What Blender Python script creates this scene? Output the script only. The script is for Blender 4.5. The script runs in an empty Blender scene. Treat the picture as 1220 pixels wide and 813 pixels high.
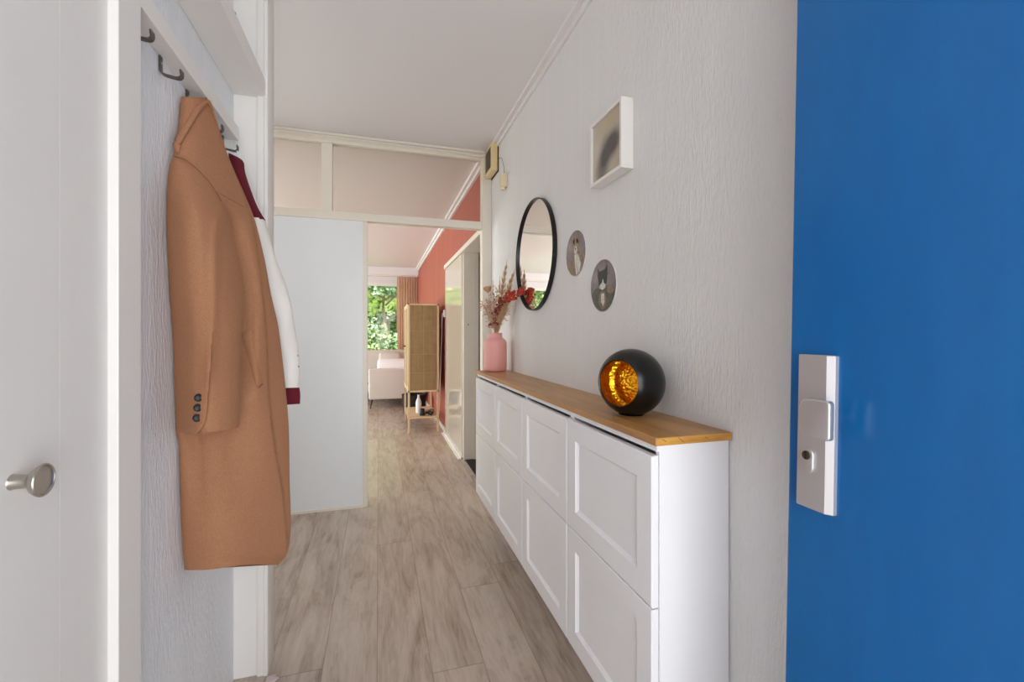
import bpy, bmesh, math, random
from mathutils import Vector, Matrix, noise
PI = math.pi
R = random.Random(7)
scene = bpy.context.scene
C = bpy.context.collection

# ------------------------------------------------------------------ camera (eye 1.22 m above the floor, standing in the front doorway)
F, HZ, EYE = 532.0, 398.0, 1.22
YAW = math.atan(159/F); cy_, sy_ = math.cos(YAW), math.sin(YAW)
cam_d = bpy.data.cameras.new('camera'); cam = bpy.data.objects.new('camera', cam_d); C.objects.link(cam)
cam.location = (0, 0, EYE); cam.rotation_euler = (PI/2, 0, -YAW)
cam_d.sensor_width = 36; cam_d.lens = F/1220*36; cam_d.shift_y = -(406.5-HZ)/1220; cam_d.clip_start = 0.02
scene.camera = cam

def S(u, v, d):            # survey: sight line (u, v) measured at distance d along the view axis -> point in the room
    a = (u-610)/F; b = (HZ-v)/F
    return Vector(((a*cy_+sy_)*d, (cy_-a*sy_)*d, EYE+b*d))
def SX(u, v, X):
    r = S(u, v, 1); return S(u, v, X/r.x)
def SY(u, v, Y):
    r = S(u, v, 1); return S(u, v, Y/r.y)

# ------------------------------------------------------------------ materials
def lin(c):
    return tuple((x/12.92 if x <= .04045 else ((x+.055)/1.055)**2.4) for x in c)
def rgb(r, g, b): return lin((r/255, g/255, b/255))+(1,)
class N:
    def __init__(s, name):
        s.m = bpy.data.materials.new(name); s.m.use_nodes = True
        s.t = s.m.node_tree; s.n = s.t.nodes; s.l = s.t.links
        s.b = s.n['Principled BSDF']; s.out = s.n['Material Output']
    def add(s, typ, **kw):
        n = s.n.new(typ)
        for k, v in kw.items():
            if k.startswith('i_'):
                n.inputs[k[2:].replace('_', ' ')].default_value = v
            else: setattr(n, k, v)
        return n
    def link(s, a, b): s.l.new(a, b)
    def coords(s, scale=(1, 1, 1), kind='Object'):
        tc = s.add('ShaderNodeTexCoord'); mp = s.add('ShaderNodeMapping')
        mp.inputs['Scale'].default_value = scale
        s.link(tc.outputs[kind], mp.inputs['Vector']); return mp.outputs['Vector']
    def noise(s, vec, scale, detail=4, rough=.5):
        n = s.add('ShaderNodeTexNoise'); n.inputs['Scale'].default_value = scale
        n.inputs['Detail'].default_value = detail; n.inputs['Roughness'].default_value = rough
        s.link(vec, n.inputs['Vector']); return n.outputs['Fac']
    def ramp(s, fac, stops):
        r = s.add('ShaderNodeValToRGB'); e = r.color_ramp.elements
        while len(e) < len(stops): e.new(.5)
        for i, (p, c) in enumerate(stops): e[i].position = p; e[i].color = c
        s.link(fac, r.inputs['Fac']); return r.outputs['Color']
    def bump(s, h, strength, dist):
        b = s.add('ShaderNodeBump'); b.inputs['Strength'].default_value = strength; b.inputs['Distance'].default_value = dist
        s.link(h, b.inputs['Height']); s.link(b.outputs['Normal'], s.b.inputs['Normal']); return b
    def math(s, op, a, b=None, c=None):
        n = s.add('ShaderNodeMath', operation=op)
        for i, x in enumerate((a, b, c)):
            if x is None: continue
            if isinstance(x, (int, float)): n.inputs[i].default_value = x
            else: s.link(x, n.inputs[i])
        return n.outputs[0]

def plain(name, col, rough=.5, metal=0, spec=.5, bump=None, emit=None, coat=0):
    w = N(name); w.b.inputs['Base Color'].default_value = col; w.b.inputs['Roughness'].default_value = rough
    w.b.inputs['Metallic'].default_value = metal; w.b.inputs['Specular IOR Level'].default_value = spec
    w.b.inputs['Coat Weight'].default_value = coat
    v = w.coords()
    sc, st, di = bump or (60, .08, .001)
    f = w.noise(v, sc, 3)
    c = w.ramp(f, [(.3, tuple(x*.985 for x in col[:3])+(1,)), (.7, col)])
    w.link(c, w.b.inputs['Base Color']); w.bump(f, st, di)
    return w.m

def wallpaper(name, col, strength=.5, dist=.0022, streak=0.0):
    w = N(name); w.b.inputs['Roughness'].default_value = .62; w.b.inputs['Specular IOR Level'].default_value = .35
    v = w.coords((1, 1, .17)); f = w.noise(v, 260, 3, .55)
    v2 = w.coords((1, 1, .2)); f2 = w.noise(v2, 140, 2, .5)
    h = w.math('ADD', f, w.math('MULTIPLY', f2, .7))
    w.bump(h, strength, dist)
    v3 = w.coords((1, 1, .05)); f3 = w.noise(v3, 25, 2)
    lo = tuple(x*(1-streak) for x in col[:3])+(1,)
    w.link(w.ramp(f3, [(.35, lo), (.65, col)]), w.b.inputs['Base Color'])
    return w.m

M = {}
M['wallpaper'] = wallpaper('white_textured_wallpaper', rgb(226, 225, 224), .7, .0030, .02)
M['niche_paper'] = wallpaper('white_niche_wallpaper', rgb(238, 240, 243), .9, .0045, .04)
M['red_paper'] = wallpaper('terracotta_wallpaper', rgb(176, 96, 78), .5, .002, .14)
M['plaster'] = plain('white_plaster', rgb(226, 223, 222), .75, bump=(150, .08, .001))
M['ceiling'] = plain('ceiling_white', rgb(228, 224, 224), .8, bump=(120, .06, .001))
M['cream'] = plain('cream_gloss_paint', rgb(228, 221, 208), .32, bump=(14, .05, .002))
M['white_paint'] = plain('white_satin_paint', rgb(233, 230, 225), .35, bump=(14, .05, .002))
M['grey_white'] = plain('cool_white_paint', rgb(228, 232, 234), .3, bump=(10, .04, .002))
M['cabinet'] = plain('white_lacquer', rgb(240, 240, 243), .28, bump=(10, .02, .001))
M['gloss_panel'] = plain('glossy_cream_panel', rgb(216, 208, 190), .07, spec=.9, bump=(4, .02, .001), coat=.6)
M['dark'] = plain('dark_gap', rgb(28, 26, 25), .8)
M['black_metal'] = plain('black_powder_coat', rgb(22, 22, 24), .35, .2)
M['orb_black'] = plain('matt_black_shell', rgb(9, 9, 10), .3, .0, .5, bump=(80, .03, .0005))
M['steel'] = plain('brushed_nickel', rgb(186, 180, 170), .28, 1, bump=(100, .05, .0004))
M['hook_metal'] = plain('dull_grey_metal', rgb(104, 98, 92), .42, .7)
M['alu'] = plain('satin_aluminium', rgb(206, 204, 206), .36, .75, bump=(200, .04, .0003))
M['alu_knob'] = plain('satin_aluminium_knob', rgb(205, 203, 204), .3, .75)
M['brass_dark'] = plain('worn_cylinder_brass', rgb(96, 84, 68), .4, .9)
M['bakelite'] = plain('yellowed_plastic', rgb(222, 200, 150), .4)
M['ivory'] = plain('ivory_plastic', rgb(228, 214, 178), .4)
M['cable'] = plain('cream_cable', rgb(226, 218, 208), .45)
M['white_cable'] = plain('white_cable', rgb(232, 230, 228), .45)
M['grey_wire'] = plain('thin_grey_wire', rgb(96, 92, 88), .5)
M['vase'] = plain('pink_matt_ceramic', rgb(232, 166, 158), .45, bump=(30, .04, .001))
M['button'] = plain('black_horn_button', rgb(20, 20, 28), .5)
M['maroon'] = plain('maroon_rib_knit', rgb(100, 6, 28), .85, bump=(500, .5, .002))
M['jacket_white'] = plain('off_white_leather', rgb(238, 234, 226), .5, bump=(60, .12, .001))
M['snap'] = plain('snap_button_metal', rgb(120, 116, 112), .3, .9)
M['sofa'] = plain('beige_upholstery', rgb(212, 204, 194), .9, bump=(400, .4, .002))
M['cushion'] = plain('white_cotton', rgb(244, 242, 242), .9, bump=(300, .3, .001))
M['oak'] = None
def blue_door():
    w = N('blue_door_paint'); col = rgb(6, 92, 152)
    w.b.inputs['Base Color'].default_value = col; w.b.inputs['Roughness'].default_value = .22
    w.b.inputs['Specular IOR Level'].default_value = .5
    v = w.coords((1, 1, .25)); f = w.noise(v, 26, 5, .6)
    w.link(w.ramp(f, [(.3, rgb(4, 92, 157)), (.7, rgb(4, 97, 164))]), w.b.inputs['Base Color'])
    w.bump(f, .12, .002)
    return w.m
M['blue'] = blue_door()
def coat_mat():
    w = N('camel_wool'); w.b.inputs['Roughness'].default_value = .95; w.b.inputs['Specular IOR Level'].default_value = .15
    w.b.inputs['Sheen Weight'].default_value = .12; w.b.inputs['Sheen Roughness'].default_value = .5
    w.b.inputs['Sheen Tint'].default_value = rgb(214, 160, 110)
    v = w.coords(); f = w.noise(v, 620, 4, .7); f2 = w.noise(v, 60, 3, .6)
    m = w.math('ADD', w.math('MULTIPLY', f, .92), w.math('MULTIPLY', f2, .08))
    w.link(w.ramp(m, [(.34, rgb(146, 102, 73)), (.66, rgb(182, 132, 100))]), w.b.inputs['Base Color'])
    w.bump(f, .35, .0015); return w.m
M['wool'] = coat_mat()
M['seam'] = plain('stitched_seam_brown', rgb(132, 86, 54), .95)
def floor_mat():
    w = N('grey_oak_planks'); b = w.b
    tc = w.add('ShaderNodeTexCoord'); sp = w.add('ShaderNodeSeparateXYZ'); w.link(tc.outputs['Object'], sp.inputs[0])
    PW, PL = .19, 1.9
    xs = w.math('DIVIDE', w.math('ADD', sp.outputs['X'], .005), PW)
    ix = w.math('FLOOR', xs); fx = w.math('FRACT', xs)
    wn = w.add('ShaderNodeTexWhiteNoise', noise_dimensions='1D'); w.link(ix, wn.inputs['W'])
    ys = w.math('ADD', w.math('DIVIDE', w.math('ADD', sp.outputs['Y'], 0), PL), wn.outputs['Value'])
    iy = w.math('FLOOR', ys); fy = w.math('FRACT', ys)
    cid = w.add('ShaderNodeCombineXYZ'); w.link(ix, cid.inputs[0]); w.link(iy, cid.inputs[1])
    wn2 = w.add('ShaderNodeTexWhiteNoise', noise_dimensions='3D'); w.link(cid.outputs[0], wn2.inputs['Vector'])
    # grain coordinates, offset per plank
    off = w.add('ShaderNodeVectorMath', operation='SCALE'); w.link(wn2.outputs['Color'], off.inputs[0]); off.inputs['Scale'].default_value = 30
    mp = w.add('ShaderNodeVectorMath', operation='MULTIPLY'); w.link(tc.outputs['Object'], mp.inputs[0]); mp.inputs[1].default_value = (1, .10, 1)
    ad = w.add('ShaderNodeVectorMath', operation='ADD'); w.link(mp.outputs[0], ad.inputs[0]); w.link(off.outputs[0], ad.inputs[1])
    g1 = w.noise(ad.outputs[0], 60, 6, .66)
    mp2 = w.add('ShaderNodeVectorMath', operation='MULTIPLY'); w.link(tc.outputs['Object'], mp2.inputs[0]); mp2.inputs[1].default_value = (1, .2, 1)
    ad2 = w.add('ShaderNodeVectorMath', operation='ADD'); w.link(mp2.outputs[0], ad2.inputs[0]); w.link(off.outputs[0], ad2.inputs[1])
    n2 = w.add('ShaderNodeTexNoise'); n2.inputs['Scale'].default_value = 7; n2.inputs['Detail'].default_value = 4; n2.inputs['Distortion'].default_value = 2.2
    w.link(ad2.outputs[0], n2.inputs['Vector']); g2 = n2.outputs['Fac']
    # growth rings around knots
    wv = w.math('SINE', w.math('MULTIPLY', g2, 55))
    m = w.math('ADD', w.math('MULTIPLY', g1, .45), w.math('MULTIPLY', g2, .55))
    m = w.math('ADD', m, w.math('MULTIPLY', wv, .022))
    m = w.math('ADD', m, w.math('MULTIPLY', w.math('SUBTRACT', wn2.outputs['Value'], .5), .10))
    col = w.ramp(m, [(.30, rgb(138, 120, 104)), (.43, rgb(174, 157, 142)), (.54, rgb(190, 174, 160)), (.72, rgb(204, 190, 177))])
    # dark knots and cracks
    vo = w.add('ShaderNodeTexVoronoi'); vo.inputs['Scale'].default_value = 1.7
    mp3 = w.add('ShaderNodeVectorMath', operation='MULTIPLY'); w.link(ad2.outputs[0], mp3.inputs[0]); mp3.inputs[1].default_value = (1.5, 2.2, 0)
    dis = w.add('ShaderNodeVectorMath', operation='ADD'); w.link(mp3.outputs[0], dis.inputs[0])
    nn = w.add('ShaderNodeVectorMath', operation='SCALE'); w.link(n2.outputs['Color'], nn.inputs[0]); nn.inputs['Scale'].default_value = .16; w.link(nn.outputs[0], dis.inputs[1])
    w.link(dis.outputs[0], vo.inputs['Vector'])
    kn = w.ramp(vo.outputs['Distance'], [(.0, (.5, .5, .5, 1)), (.07, (.32, .32, .32, 1)), (.22, (0, 0, 0, 1))])
    mx = w.add('ShaderNodeMix', data_type='RGBA'); w.link(kn, mx.inputs[0]); w.link(col, mx.inputs[6]); mx.inputs[7].default_value = rgb(92, 76, 66)
    # seams
    sx = w.math('LESS_THAN', w.math('MINIMUM', fx, w.math('SUBTRACT', 1, fx)), .009)
    sy = w.math('LESS_THAN', w.math('MINIMUM', fy, w.math('SUBTRACT', 1, fy)), .0011)
    sm = w.math('MAXIMUM', sx, sy)
    mx2 = w.add('ShaderNodeMix', data_type='RGBA'); w.link(w.math('MULTIPLY', sm, .4), mx2.inputs[0]); w.link(mx.outputs[2], mx2.inputs[6]); mx2.inputs[7].default_value = rgb(84, 70, 62)
    w.link(mx2.outputs[2], b.inputs['Base Color'])
    b.inputs['Roughness'].default_value = .3; b.inputs['Specular IOR Level'].default_value = .5
    b.inputs['Roughness'].default_value = .27
    w.bump(w.math('SUBTRACT', w.math('MULTIPLY', g1, .12), sm), .10, .001)
    return w.m
M['floor'] = floor_mat()
def wood(name, lo, hi, axis=(1, .1, 1), scale=40, rough=.4):
    w = N(name); v = w.coords(axis); f = w.noise(v, scale, 6, .6); v2 = w.coords(tuple(a*.5+.1 for a in axis)); f2 = w.noise(v2, 6, 3)
    m = w.math('ADD', w.math('MULTIPLY', f, .6), w.math('MULTIPLY', f2, .4))
    w.link(w.ramp(m, [(.35, lo), (.6, hi)]), w.b.inputs['Base Color']); w.b.inputs['Roughness'].default_value = rough
    w.bump(f, .08, .001); return w.m
M['worktop'] = wood('oiled_oak_worktop', rgb(160, 112, 62), rgb(196, 148, 90), (1, .12, 1), 34, .36)
M['worktop_end'] = wood('oak_end_grain', rgb(178, 122, 50), rgb(226, 172, 86), (.3, 1, 2), 30, .5)
M['pale_wood'] = wood('pale_cabinet_wood', rgb(204, 176, 134), rgb(220, 196, 156), (1, 1, .1), 30, .45)
def cane(name, lo, hi):
    w = N(name); v = w.coords()
    sp = w.add('ShaderNodeSeparateXYZ'); w.link(v, sp.inputs[0])
    def stripes(o, fr):
        return w.math('ABSOLUTE', w.math('SINE', w.math('MULTIPLY', o, fr)))
    xy = w.math('ADD', sp.outputs['X'], sp.outputs['Y'])
    a = stripes(xy, 260); b = stripes(sp.outputs['Z'], 260)
    m = w.math('MULTIPLY', a, b)
    n = w.noise(v, 14, 3); st = w.noise(w.coords((1, 1, .06)), 60, 2)
    m = w.math('ADD', w.math('MULTIPLY', m, .5), w.math('ADD', w.math('MULTIPLY', n, .3), w.math('MULTIPLY', st, .3)))
    w.link(w.ramp(m, [(.25, lo), (.75, hi)]), w.b.inputs['Base Color']); w.b.inputs['Roughness'].default_value = .55
    w.bump(m, .4, .002); return w.m
M['cane'] = cane('woven_cane', rgb(120, 92, 56), rgb(172, 140, 94))
M['cane_pale'] = cane('woven_cane_pale', rgb(144, 114, 72), rgb(186, 156, 110))  # paler copy for the ribs and the front, whose window light is in the colour
M['curtain'] = wallpaper('rose_beige_curtain', rgb(222, 186, 166), .3, .002, .1)
def curtain_mat(m):
    t = m.node_tree; b = t.nodes['Principled BSDF']; o = t.nodes['Material Output']; tr = t.nodes.new('ShaderNodeBsdfTranslucent'); tr.inputs[0].default_value = rgb(222, 180, 160)
    mx = t.nodes.new('ShaderNodeMixShader'); mx.inputs[0].default_value = .45; t.links.new(b.outputs[0], mx.inputs[1]); t.links.new(tr.outputs[0], mx.inputs[2]); t.links.new(mx.outputs[0], o.inputs['Surface'])
curtain_mat(M['curtain'])
def mirror_mat():
    w = N('mirror_silver'); w.b.inputs['Base Color'].default_value = (.9, .9, .89, 1); w.b.inputs['Metallic'].default_value = 1; w.b.inputs['Roughness'].default_value = .01; return w.m
M['mirror'] = mirror_mat()
def gold_mat():
    w = N('hammered_gold_leaf'); w.b.inputs['Metallic'].default_value = 1; w.b.inputs['Roughness'].default_value = .3
    v = w.coords(); f = w.noise(v, 45, 4, .6); vo = w.add('ShaderNodeTexVoronoi'); vo.inputs['Scale'].default_value = 110; w.link(v, vo.inputs['Vector'])
    w.link(w.ramp(f, [(.35, rgb(236, 150, 20)), (.6, rgb(255, 200, 50))]), w.b.inputs['Base Color'])
    w.bump(w.math('ADD', vo.outputs['Distance'], f), .6, .004); return w.m
M['gold'] = gold_mat()
def glass_mat(name, tint=(1, 1, 1, 1), refl=1.0):
    w = N(name); w.n.remove(w.b)
    t = w.add('ShaderNodeBsdfTransparent'); t.inputs['Color'].default_value = tint
    g = w.add('ShaderNodeBsdfGlossy'); g.inputs['Roughness'].default_value = .02
    fr = w.add('ShaderNodeFresnel'); fr.inputs['IOR'].default_value = 1.45
    mx = w.add('ShaderNodeMixShader'); w.link(w.math('MULTIPLY', fr.outputs[0], refl), mx.inputs[0])
    w.link(t.outputs[0], mx.inputs[1]); w.link(g.outputs[0], mx.inputs[2]); w.link(mx.outputs[0], w.out.inputs['Surface']); return w.m
M['glass'] = glass_mat('clear_glass', (.97, .97, .96, 1), .5)
M['transom'] = glass_mat('aged_transom_glass', (.88, .865, .85, 1), .6)
def picture_mat():
    # soft out-of-focus print: a dark animal shape on beige
    w = N('soft_blurred_print'); v = w.coords(kind='Generated')
    def blob(c, r, k):
        d = w.add('ShaderNodeVectorMath', operation='SUBTRACT'); w.link(v, d.inputs[0]); d.inputs[1].default_value = (0.5, c[0], c[1])
        sc = w.add('ShaderNodeVectorMath', operation='MULTIPLY'); w.link(d.outputs[0], sc.inputs[0]); sc.inputs[1].default_value = (0, 1/r[0], 1/r[1])
        ln = w.add('ShaderNodeVectorMath', operation='LENGTH'); w.link(sc.outputs[0], ln.inputs[0])
        mr = w.add('ShaderNodeMapRange', interpolation_type='SMOOTHERSTEP'); mr.inputs[1].default_value = 0; mr.inputs[2].default_value = 1; mr.inputs[3].default_value = k; mr.inputs[4].default_value = 0
        w.link(ln.outputs['Value'], mr.inputs[0]); return mr.outputs[0]
    b1 = blob((.44, .44), (.50, .40), 1); b2 = blob((.66, .16), (.42, .44), .8); b3 = blob((.20, .50), (.36, .34), .7)
    s_ = w.math('MINIMUM', w.math('ADD', w.math('ADD', b1, b2), b3), 1)
    bg = w.ramp(w.noise(v, 1.6, 1), [(.35, rgb(198, 182, 156)), (.65, rgb(214, 204, 188))])
    mx = w.add('ShaderNodeMix', data_type='RGBA'); w.link(s_, mx.inputs[0]); w.link(bg, mx.inputs[6]); mx.inputs[7].default_value = rgb(70, 64, 66)
    w.link(mx.outputs[2], w.b.inputs['Base Color']); w.b.inputs['Roughness'].default_value = .25; return w.m
M['picture'] = picture_mat()
def mottled(name, a, b, sc=18, rough=.4):
    w = N(name); f = w.noise(w.coords(), sc, 5, .65); w.link(w.ramp(f, [(.35, a), (.65, b)]), w.b.inputs['Base Color']); w.b.inputs['Roughness'].default_value = rough; return w.m
M['print_bg'] = mottled('dusky_portrait_ground', rgb(96, 84, 88), rgb(146, 132, 134), 14, .3)
M['print_brown'] = mottled('brown_costume', rgb(96, 76, 60), rgb(150, 124, 98), 70)
M['print_dark'] = mottled('dark_costume', rgb(52, 50, 46), rgb(98, 92, 80), 60)
M['print_black'] = plain('black_fur_print', rgb(32, 34, 36), .4)
M['print_white'] = mottled('white_print', rgb(176, 172, 164), rgb(226, 222, 214), 90)
M['print_fur'] = mottled('fawn_fur_print', rgb(112, 88, 68), rgb(166, 140, 112), 60)
M['print_edge'] = plain('white_plate_edge', rgb(226, 224, 220), .4)
M['leaf_light'] = mottled('sunlit_leaves', rgb(184, 198, 116), rgb(228, 232, 182), 2, .5)
M['leaf_dark'] = mottled('hedge_leaves', rgb(70, 96, 60), rgb(132, 154, 96), 2, .5)
M['leaf_blue'] = mottled('blue_green_leaves', rgb(96, 124, 100), rgb(156, 176, 136), 2, .5)
M['bark'] = mottled('grey_brown_bark', rgb(96, 82, 64), rgb(140, 124, 100), 8, .8)
M['grass'] = mottled('garden_lawn', rgb(92, 128, 52), rgb(128, 160, 78), 3, .9)
M['stem'] = mottled('dry_stems', rgb(160, 128, 84), rgb(198, 166, 118), 30, .8)
M['plume'] = mottled('dried_plume', rgb(196, 160, 118), rgb(226, 196, 158), 60, .9)
M['rust'] = mottled('rust_red_flowers', rgb(150, 42, 28), rgb(206, 72, 44), 50, .8)
M['rust_dark'] = mottled('deep_red_flowers', rgb(112, 44, 36), rgb(160, 70, 50), 50, .8)
M['pod'] = mottled('dried_pod', rgb(176, 134, 96), rgb(206, 166, 128), 30, .8)
M['pinkish'] = mottled('pinkish_dried_sprigs', rgb(186, 144, 122), rgb(216, 178, 156), 60, .9)
M['concrete'] = mottled('porch_concrete', rgb(150, 148, 144), rgb(176, 174, 170), 12, .9)
M['brick'] = mottled('outer_brick', rgb(140, 96, 78), rgb(168, 120, 98), 12, .9)
M['petal'] = mottled('pale_pink_paper', rgb(206, 190, 186), rgb(224, 212, 208), 20, .8)

def smst(x): x = max(0, min(1, x)); return x*x*(3-2*x)
# ------------------------------------------------------------------ mesh helpers
def box(bm, x0, x1, y0, y1, z0, z1, bevel=0, seg=2):
    t = bmesh.new()
    r = bmesh.ops.create_cube(t, size=1)
    for v in t.verts:
        v.co = Vector(((x0+x1)/2+v.co.x*(x1-x0), (y0+y1)/2+v.co.y*(y1-y0), (z0+z1)/2+v.co.z*(z1-z0)))
    if bevel: bmesh.ops.bevel(t, geom=t.edges[:], offset=bevel, segments=seg, affect='EDGES', profile=.5)
    me = bpy.data.meshes.new('t'); t.to_mesh(me); t.free(); bm.from_mesh(me); bpy.data.meshes.remove(me); return bm
def B(*a, **k): return box(bmesh.new(), *a, **k)
def frame_of(d):
    d = d.normalized(); u = d.cross(Vector((0, 0, 1)))
    if u.length < 1e-3: u = d.cross(Vector((0, 1, 0)))
    u.normalize(); return u, d.cross(u).normalized()
def tube(bm, pts, rad, n=10, flat=1.0, cap=True, up=None):
    pts = [Vector(p) for p in pts]; rings = []
    for i, p in enumerate(pts):
        d = (pts[min(i+1, len(pts)-1)]-pts[max(i-1, 0)])
        u, v = frame_of(d)
        if up is not None:
            u = Vector(up).normalized(); v = d.normalized().cross(u).normalized()
        r = rad[i] if isinstance(rad, (list, tuple)) else rad
        rings.append([bm.verts.new(p+u*(math.cos(2*PI*k/n)*r)+v*(math.sin(2*PI*k/n)*r*flat)) for k in range(n)])
    for a, b in zip(rings, rings[1:]):
        for k in range(n): bm.faces.new((a[k], a[(k+1) % n], b[(k+1) % n], b[k]))
    if cap: bm.faces.new(rings[0][::-1]); bm.faces.new(rings[-1])
    return bm
def spline(pts, n=8):
    pts = [Vector(p) for p in pts]; out = []
    P = [pts[0]*2-pts[1]]+pts+[pts[-1]*2-pts[-2]]
    for i in range(1, len(P)-2):
        for k in range(n):
            t = k/n; a, b, c, d = P[i-1:i+3]
            out.append(.5*((2*b)+(c-a)*t+(2*a-5*b+4*c-d)*t*t+(3*b-a-3*c+d)*t**3))
    out.append(pts[-1]); return out
def lathe(bm, prof, center, axis=(0, 0, 1), n=48, close=False):
    # prof: list of (radius, height) along axis
    ax = Vector(axis).normalized(); u, v = frame_of(ax); c = Vector(center); rings = []
    for r, h in prof:
        if r < 1e-6: rings.append([bm.verts.new(c+ax*h)])
        else: rings.append([bm.verts.new(c+ax*h+u*(math.cos(2*PI*k/n)*r)+v*(math.sin(2*PI*k/n)*r)) for k in range(n)])
    for a, b in zip(rings, rings[1:]):
        for k in range(n):
            if len(a) == 1 and len(b) == 1: continue
            if len(a) == 1: bm.faces.new((a[0], b[(k+1) % n], b[k]))
            elif len(b) == 1: bm.faces.new((a[k], a[(k+1) % n], b[0]))
            else: bm.faces.new((a[k], a[(k+1) % n], b[(k+1) % n], b[k]))
    return bm
def prism(bm, poly, thick):
    # poly: list of Vectors (planar), thick: Vector
    a = [bm.verts.new(p) for p in poly]; b = [bm.verts.new(Vector(p)+Vector(thick)) for p in poly]; n = len(poly)
    bm.faces.new(a); bm.faces.new(b[::-1])
    for k in range(n): bm.faces.new((a[k], b[k], b[(k+1) % n], a[(k+1) % n]))
    return bm
def wpos(o):
    p = Vector(o.location); q = o.parent
    while q: p = p+q.location; q = q.parent
    return p
def obj(name, bm, mat, parent=None, origin=None, smooth=False, angle=35):
    bmesh.ops.recalc_face_normals(bm, faces=bm.faces[:])
    if parent is not None: o0 = wpos(parent)
    elif origin is not None: o0 = Vector(origin)
    else:
        xs = [v.co for v in bm.verts]
        o0 = Vector((sum(v.x for v in xs)/len(xs), sum(v.y for v in xs)/len(xs), min(v.z for v in xs)))
    for v in bm.verts: v.co -= o0
    me = bpy.data.meshes.new(name); bm.to_mesh(me); bm.free(); me.materials.append(mat)
    o = bpy.data.objects.new(name, me); C.objects.link(o)
    if parent is not None: o.parent = parent
    else: o.location = o0
    if smooth:
        me.polygons.foreach_set('use_smooth', [True]*len(me.polygons))
        if angle: me.set_sharp_from_angle(angle=math.radians(angle))
    return o
def tag(o, label, cat, group=None, kind=None):
    o['label'] = label; o['category'] = cat
    if group: o['group'] = group
    if kind: o['kind'] = kind
    return o
def thing(name, label, cat, loc, group=None):
    o = bpy.data.objects.new(name, None); C.objects.link(o); o.location = loc; o.empty_display_size = .05
    return tag(o, label, cat, group)
def struct(name, bm, mat, parent=None, label=None, cat=None, **k):
    o = obj(name, bm, mat, parent, **k)
    if parent is None:
        o['kind'] = 'structure'
        if label: o['label'] = label; o['category'] = cat
    return o
def copy_tree(o, parent=None):
    c = o.copy(); C.objects.link(c); c.parent = parent
    for ch in list(o.children): copy_tree(ch, c)
    return c
def cut_wall(bm, plane, c0, c1, a0, a1, z0, z1, holes):
    # wall slab with rectangular holes; plane 'x': thickness c0..c1 in x, runs along y a0..a1
    av = sorted({a0, a1, *[h[0] for h in holes], *[h[1] for h in holes]}); zv = sorted({z0, z1, *[h[2] for h in holes], *[h[3] for h in holes]})
    for i in range(len(av)-1):
        for j in range(len(zv)-1):
            am, zm = (av[i]+av[i+1])/2, (zv[j]+zv[j+1])/2
            if any(h[0] < am < h[1] and h[2] < zm < h[3] for h in holes): continue
            if plane == 'x': box(bm, c0, c1, av[i], av[i+1], zv[j], zv[j+1])
            else: box(bm, av[i], av[i+1], c0, c1, zv[j], zv[j+1])
    bmesh.ops.remove_doubles(bm, verts=bm.verts[:], dist=1e-5)
    # drop the coincident inner faces
    seen = {}
    for f in bm.faces[:]:
        k = tuple(sorted(v.index for v in f.verts)); seen.setdefault(k, []).append(f)
    dead = [f for fs in seen.values() if len(fs) > 1 for f in fs]
    if dead: bmesh.ops.delete(bm, geom=dead, context='FACES_ONLY')
    return bm

# ------------------------------------------------------------------ room shell
XR, XL, YP, ZC = .82, -.49, 3.31, 2.60       # hall right wall, niche wall, glazed partition, ceiling
struct('floor', B(-4.2, 1.9, -.45, 10.0, -.1, 0), M['floor'], label='grey-brown oak plank floor running down the hallway', cat='floor', origin=(0, 0, 0))
struct('ceiling', B(-4.2, 1.9, -.45, 10.0, ZC, ZC+.12), M['ceiling'], label='plain white ceiling over hallway and living room', cat='ceiling')
struct('sun_block_roof', B(-4.6, 2.3, -2.3, 10.3, ZC+.12, ZC+.3), M['concrete'])  # unseen slab, overhang lengthened past the front door to block the sun
struct('wall_right', B(XR, XR+.12, -.33, YP+.06, 0, ZC), M['wallpaper'], label='white textured wallpaper wall above the shoe cabinets', cat='wall')
# red living-room wall with the doorway to a side room
YD0, YD1 = 3.44, 4.262
bm = bmesh.new(); cut_wall(bm, 'x', .80, .92, YP+.06, 9.9, 0, ZC, [(YD0, YD1, 0, 2.014)])
struct('wall_living_right', bm, M['red_paper'], label='terracotta red living room wall beyond the partition', cat='wall')
bm = bmesh.new(); cut_wall(bm, 'y', 9.9, 10.0, -4.1, .92, 0, ZC, [(-3.5, .70, .82, 2.30)])
struct('wall_far', bm, M['plaster'], label='white wall around the garden window', cat='wall')
bm = bmesh.new(); cut_wall(bm, 'x', -4.2, -4.1, YP, 9.9, 0, ZC, [(4.2, 9.0, .1, 2.35)])  # opening invented to let the side fill lamp in
struct('wall_living_left', bm, M['plaster'])
struct('wall_side_room', B(1.78, 1.9, 3.0, 5.2, 0, ZC), M['plaster'])
bm = bmesh.new(); box(bm, .92, 1.78, 5.08, 5.2, 0, ZC); struct('wall_side_room_far', bm, M['plaster'])
bm = bmesh.new(); box(bm, .94, 1.78, 2.95, 3.07, 0, ZC); struct('wall_side_room_near', bm, M['plaster'])
# niche wall and return
struct('wall_left', B(XL-.12, XL, .9, 1.79, 0, ZC), M['niche_paper'], label='white textured wallpaper behind the hanging coats', cat='wall')
struct('wall_closet', B(XL-.16, XL-.05, -.33, .9, 0, ZC), M['plaster'])
struct('wall_return', B(-1.75, -.392, 1.79, 1.86, 0, ZC), M['white_paint'], label='smooth white return panel at the end of the coat niche', cat='wall')
struct('wall_hall_left', B(-1.87, -1.75, 1.79, YP+.06, 0, ZC), M['plaster'])
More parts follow.
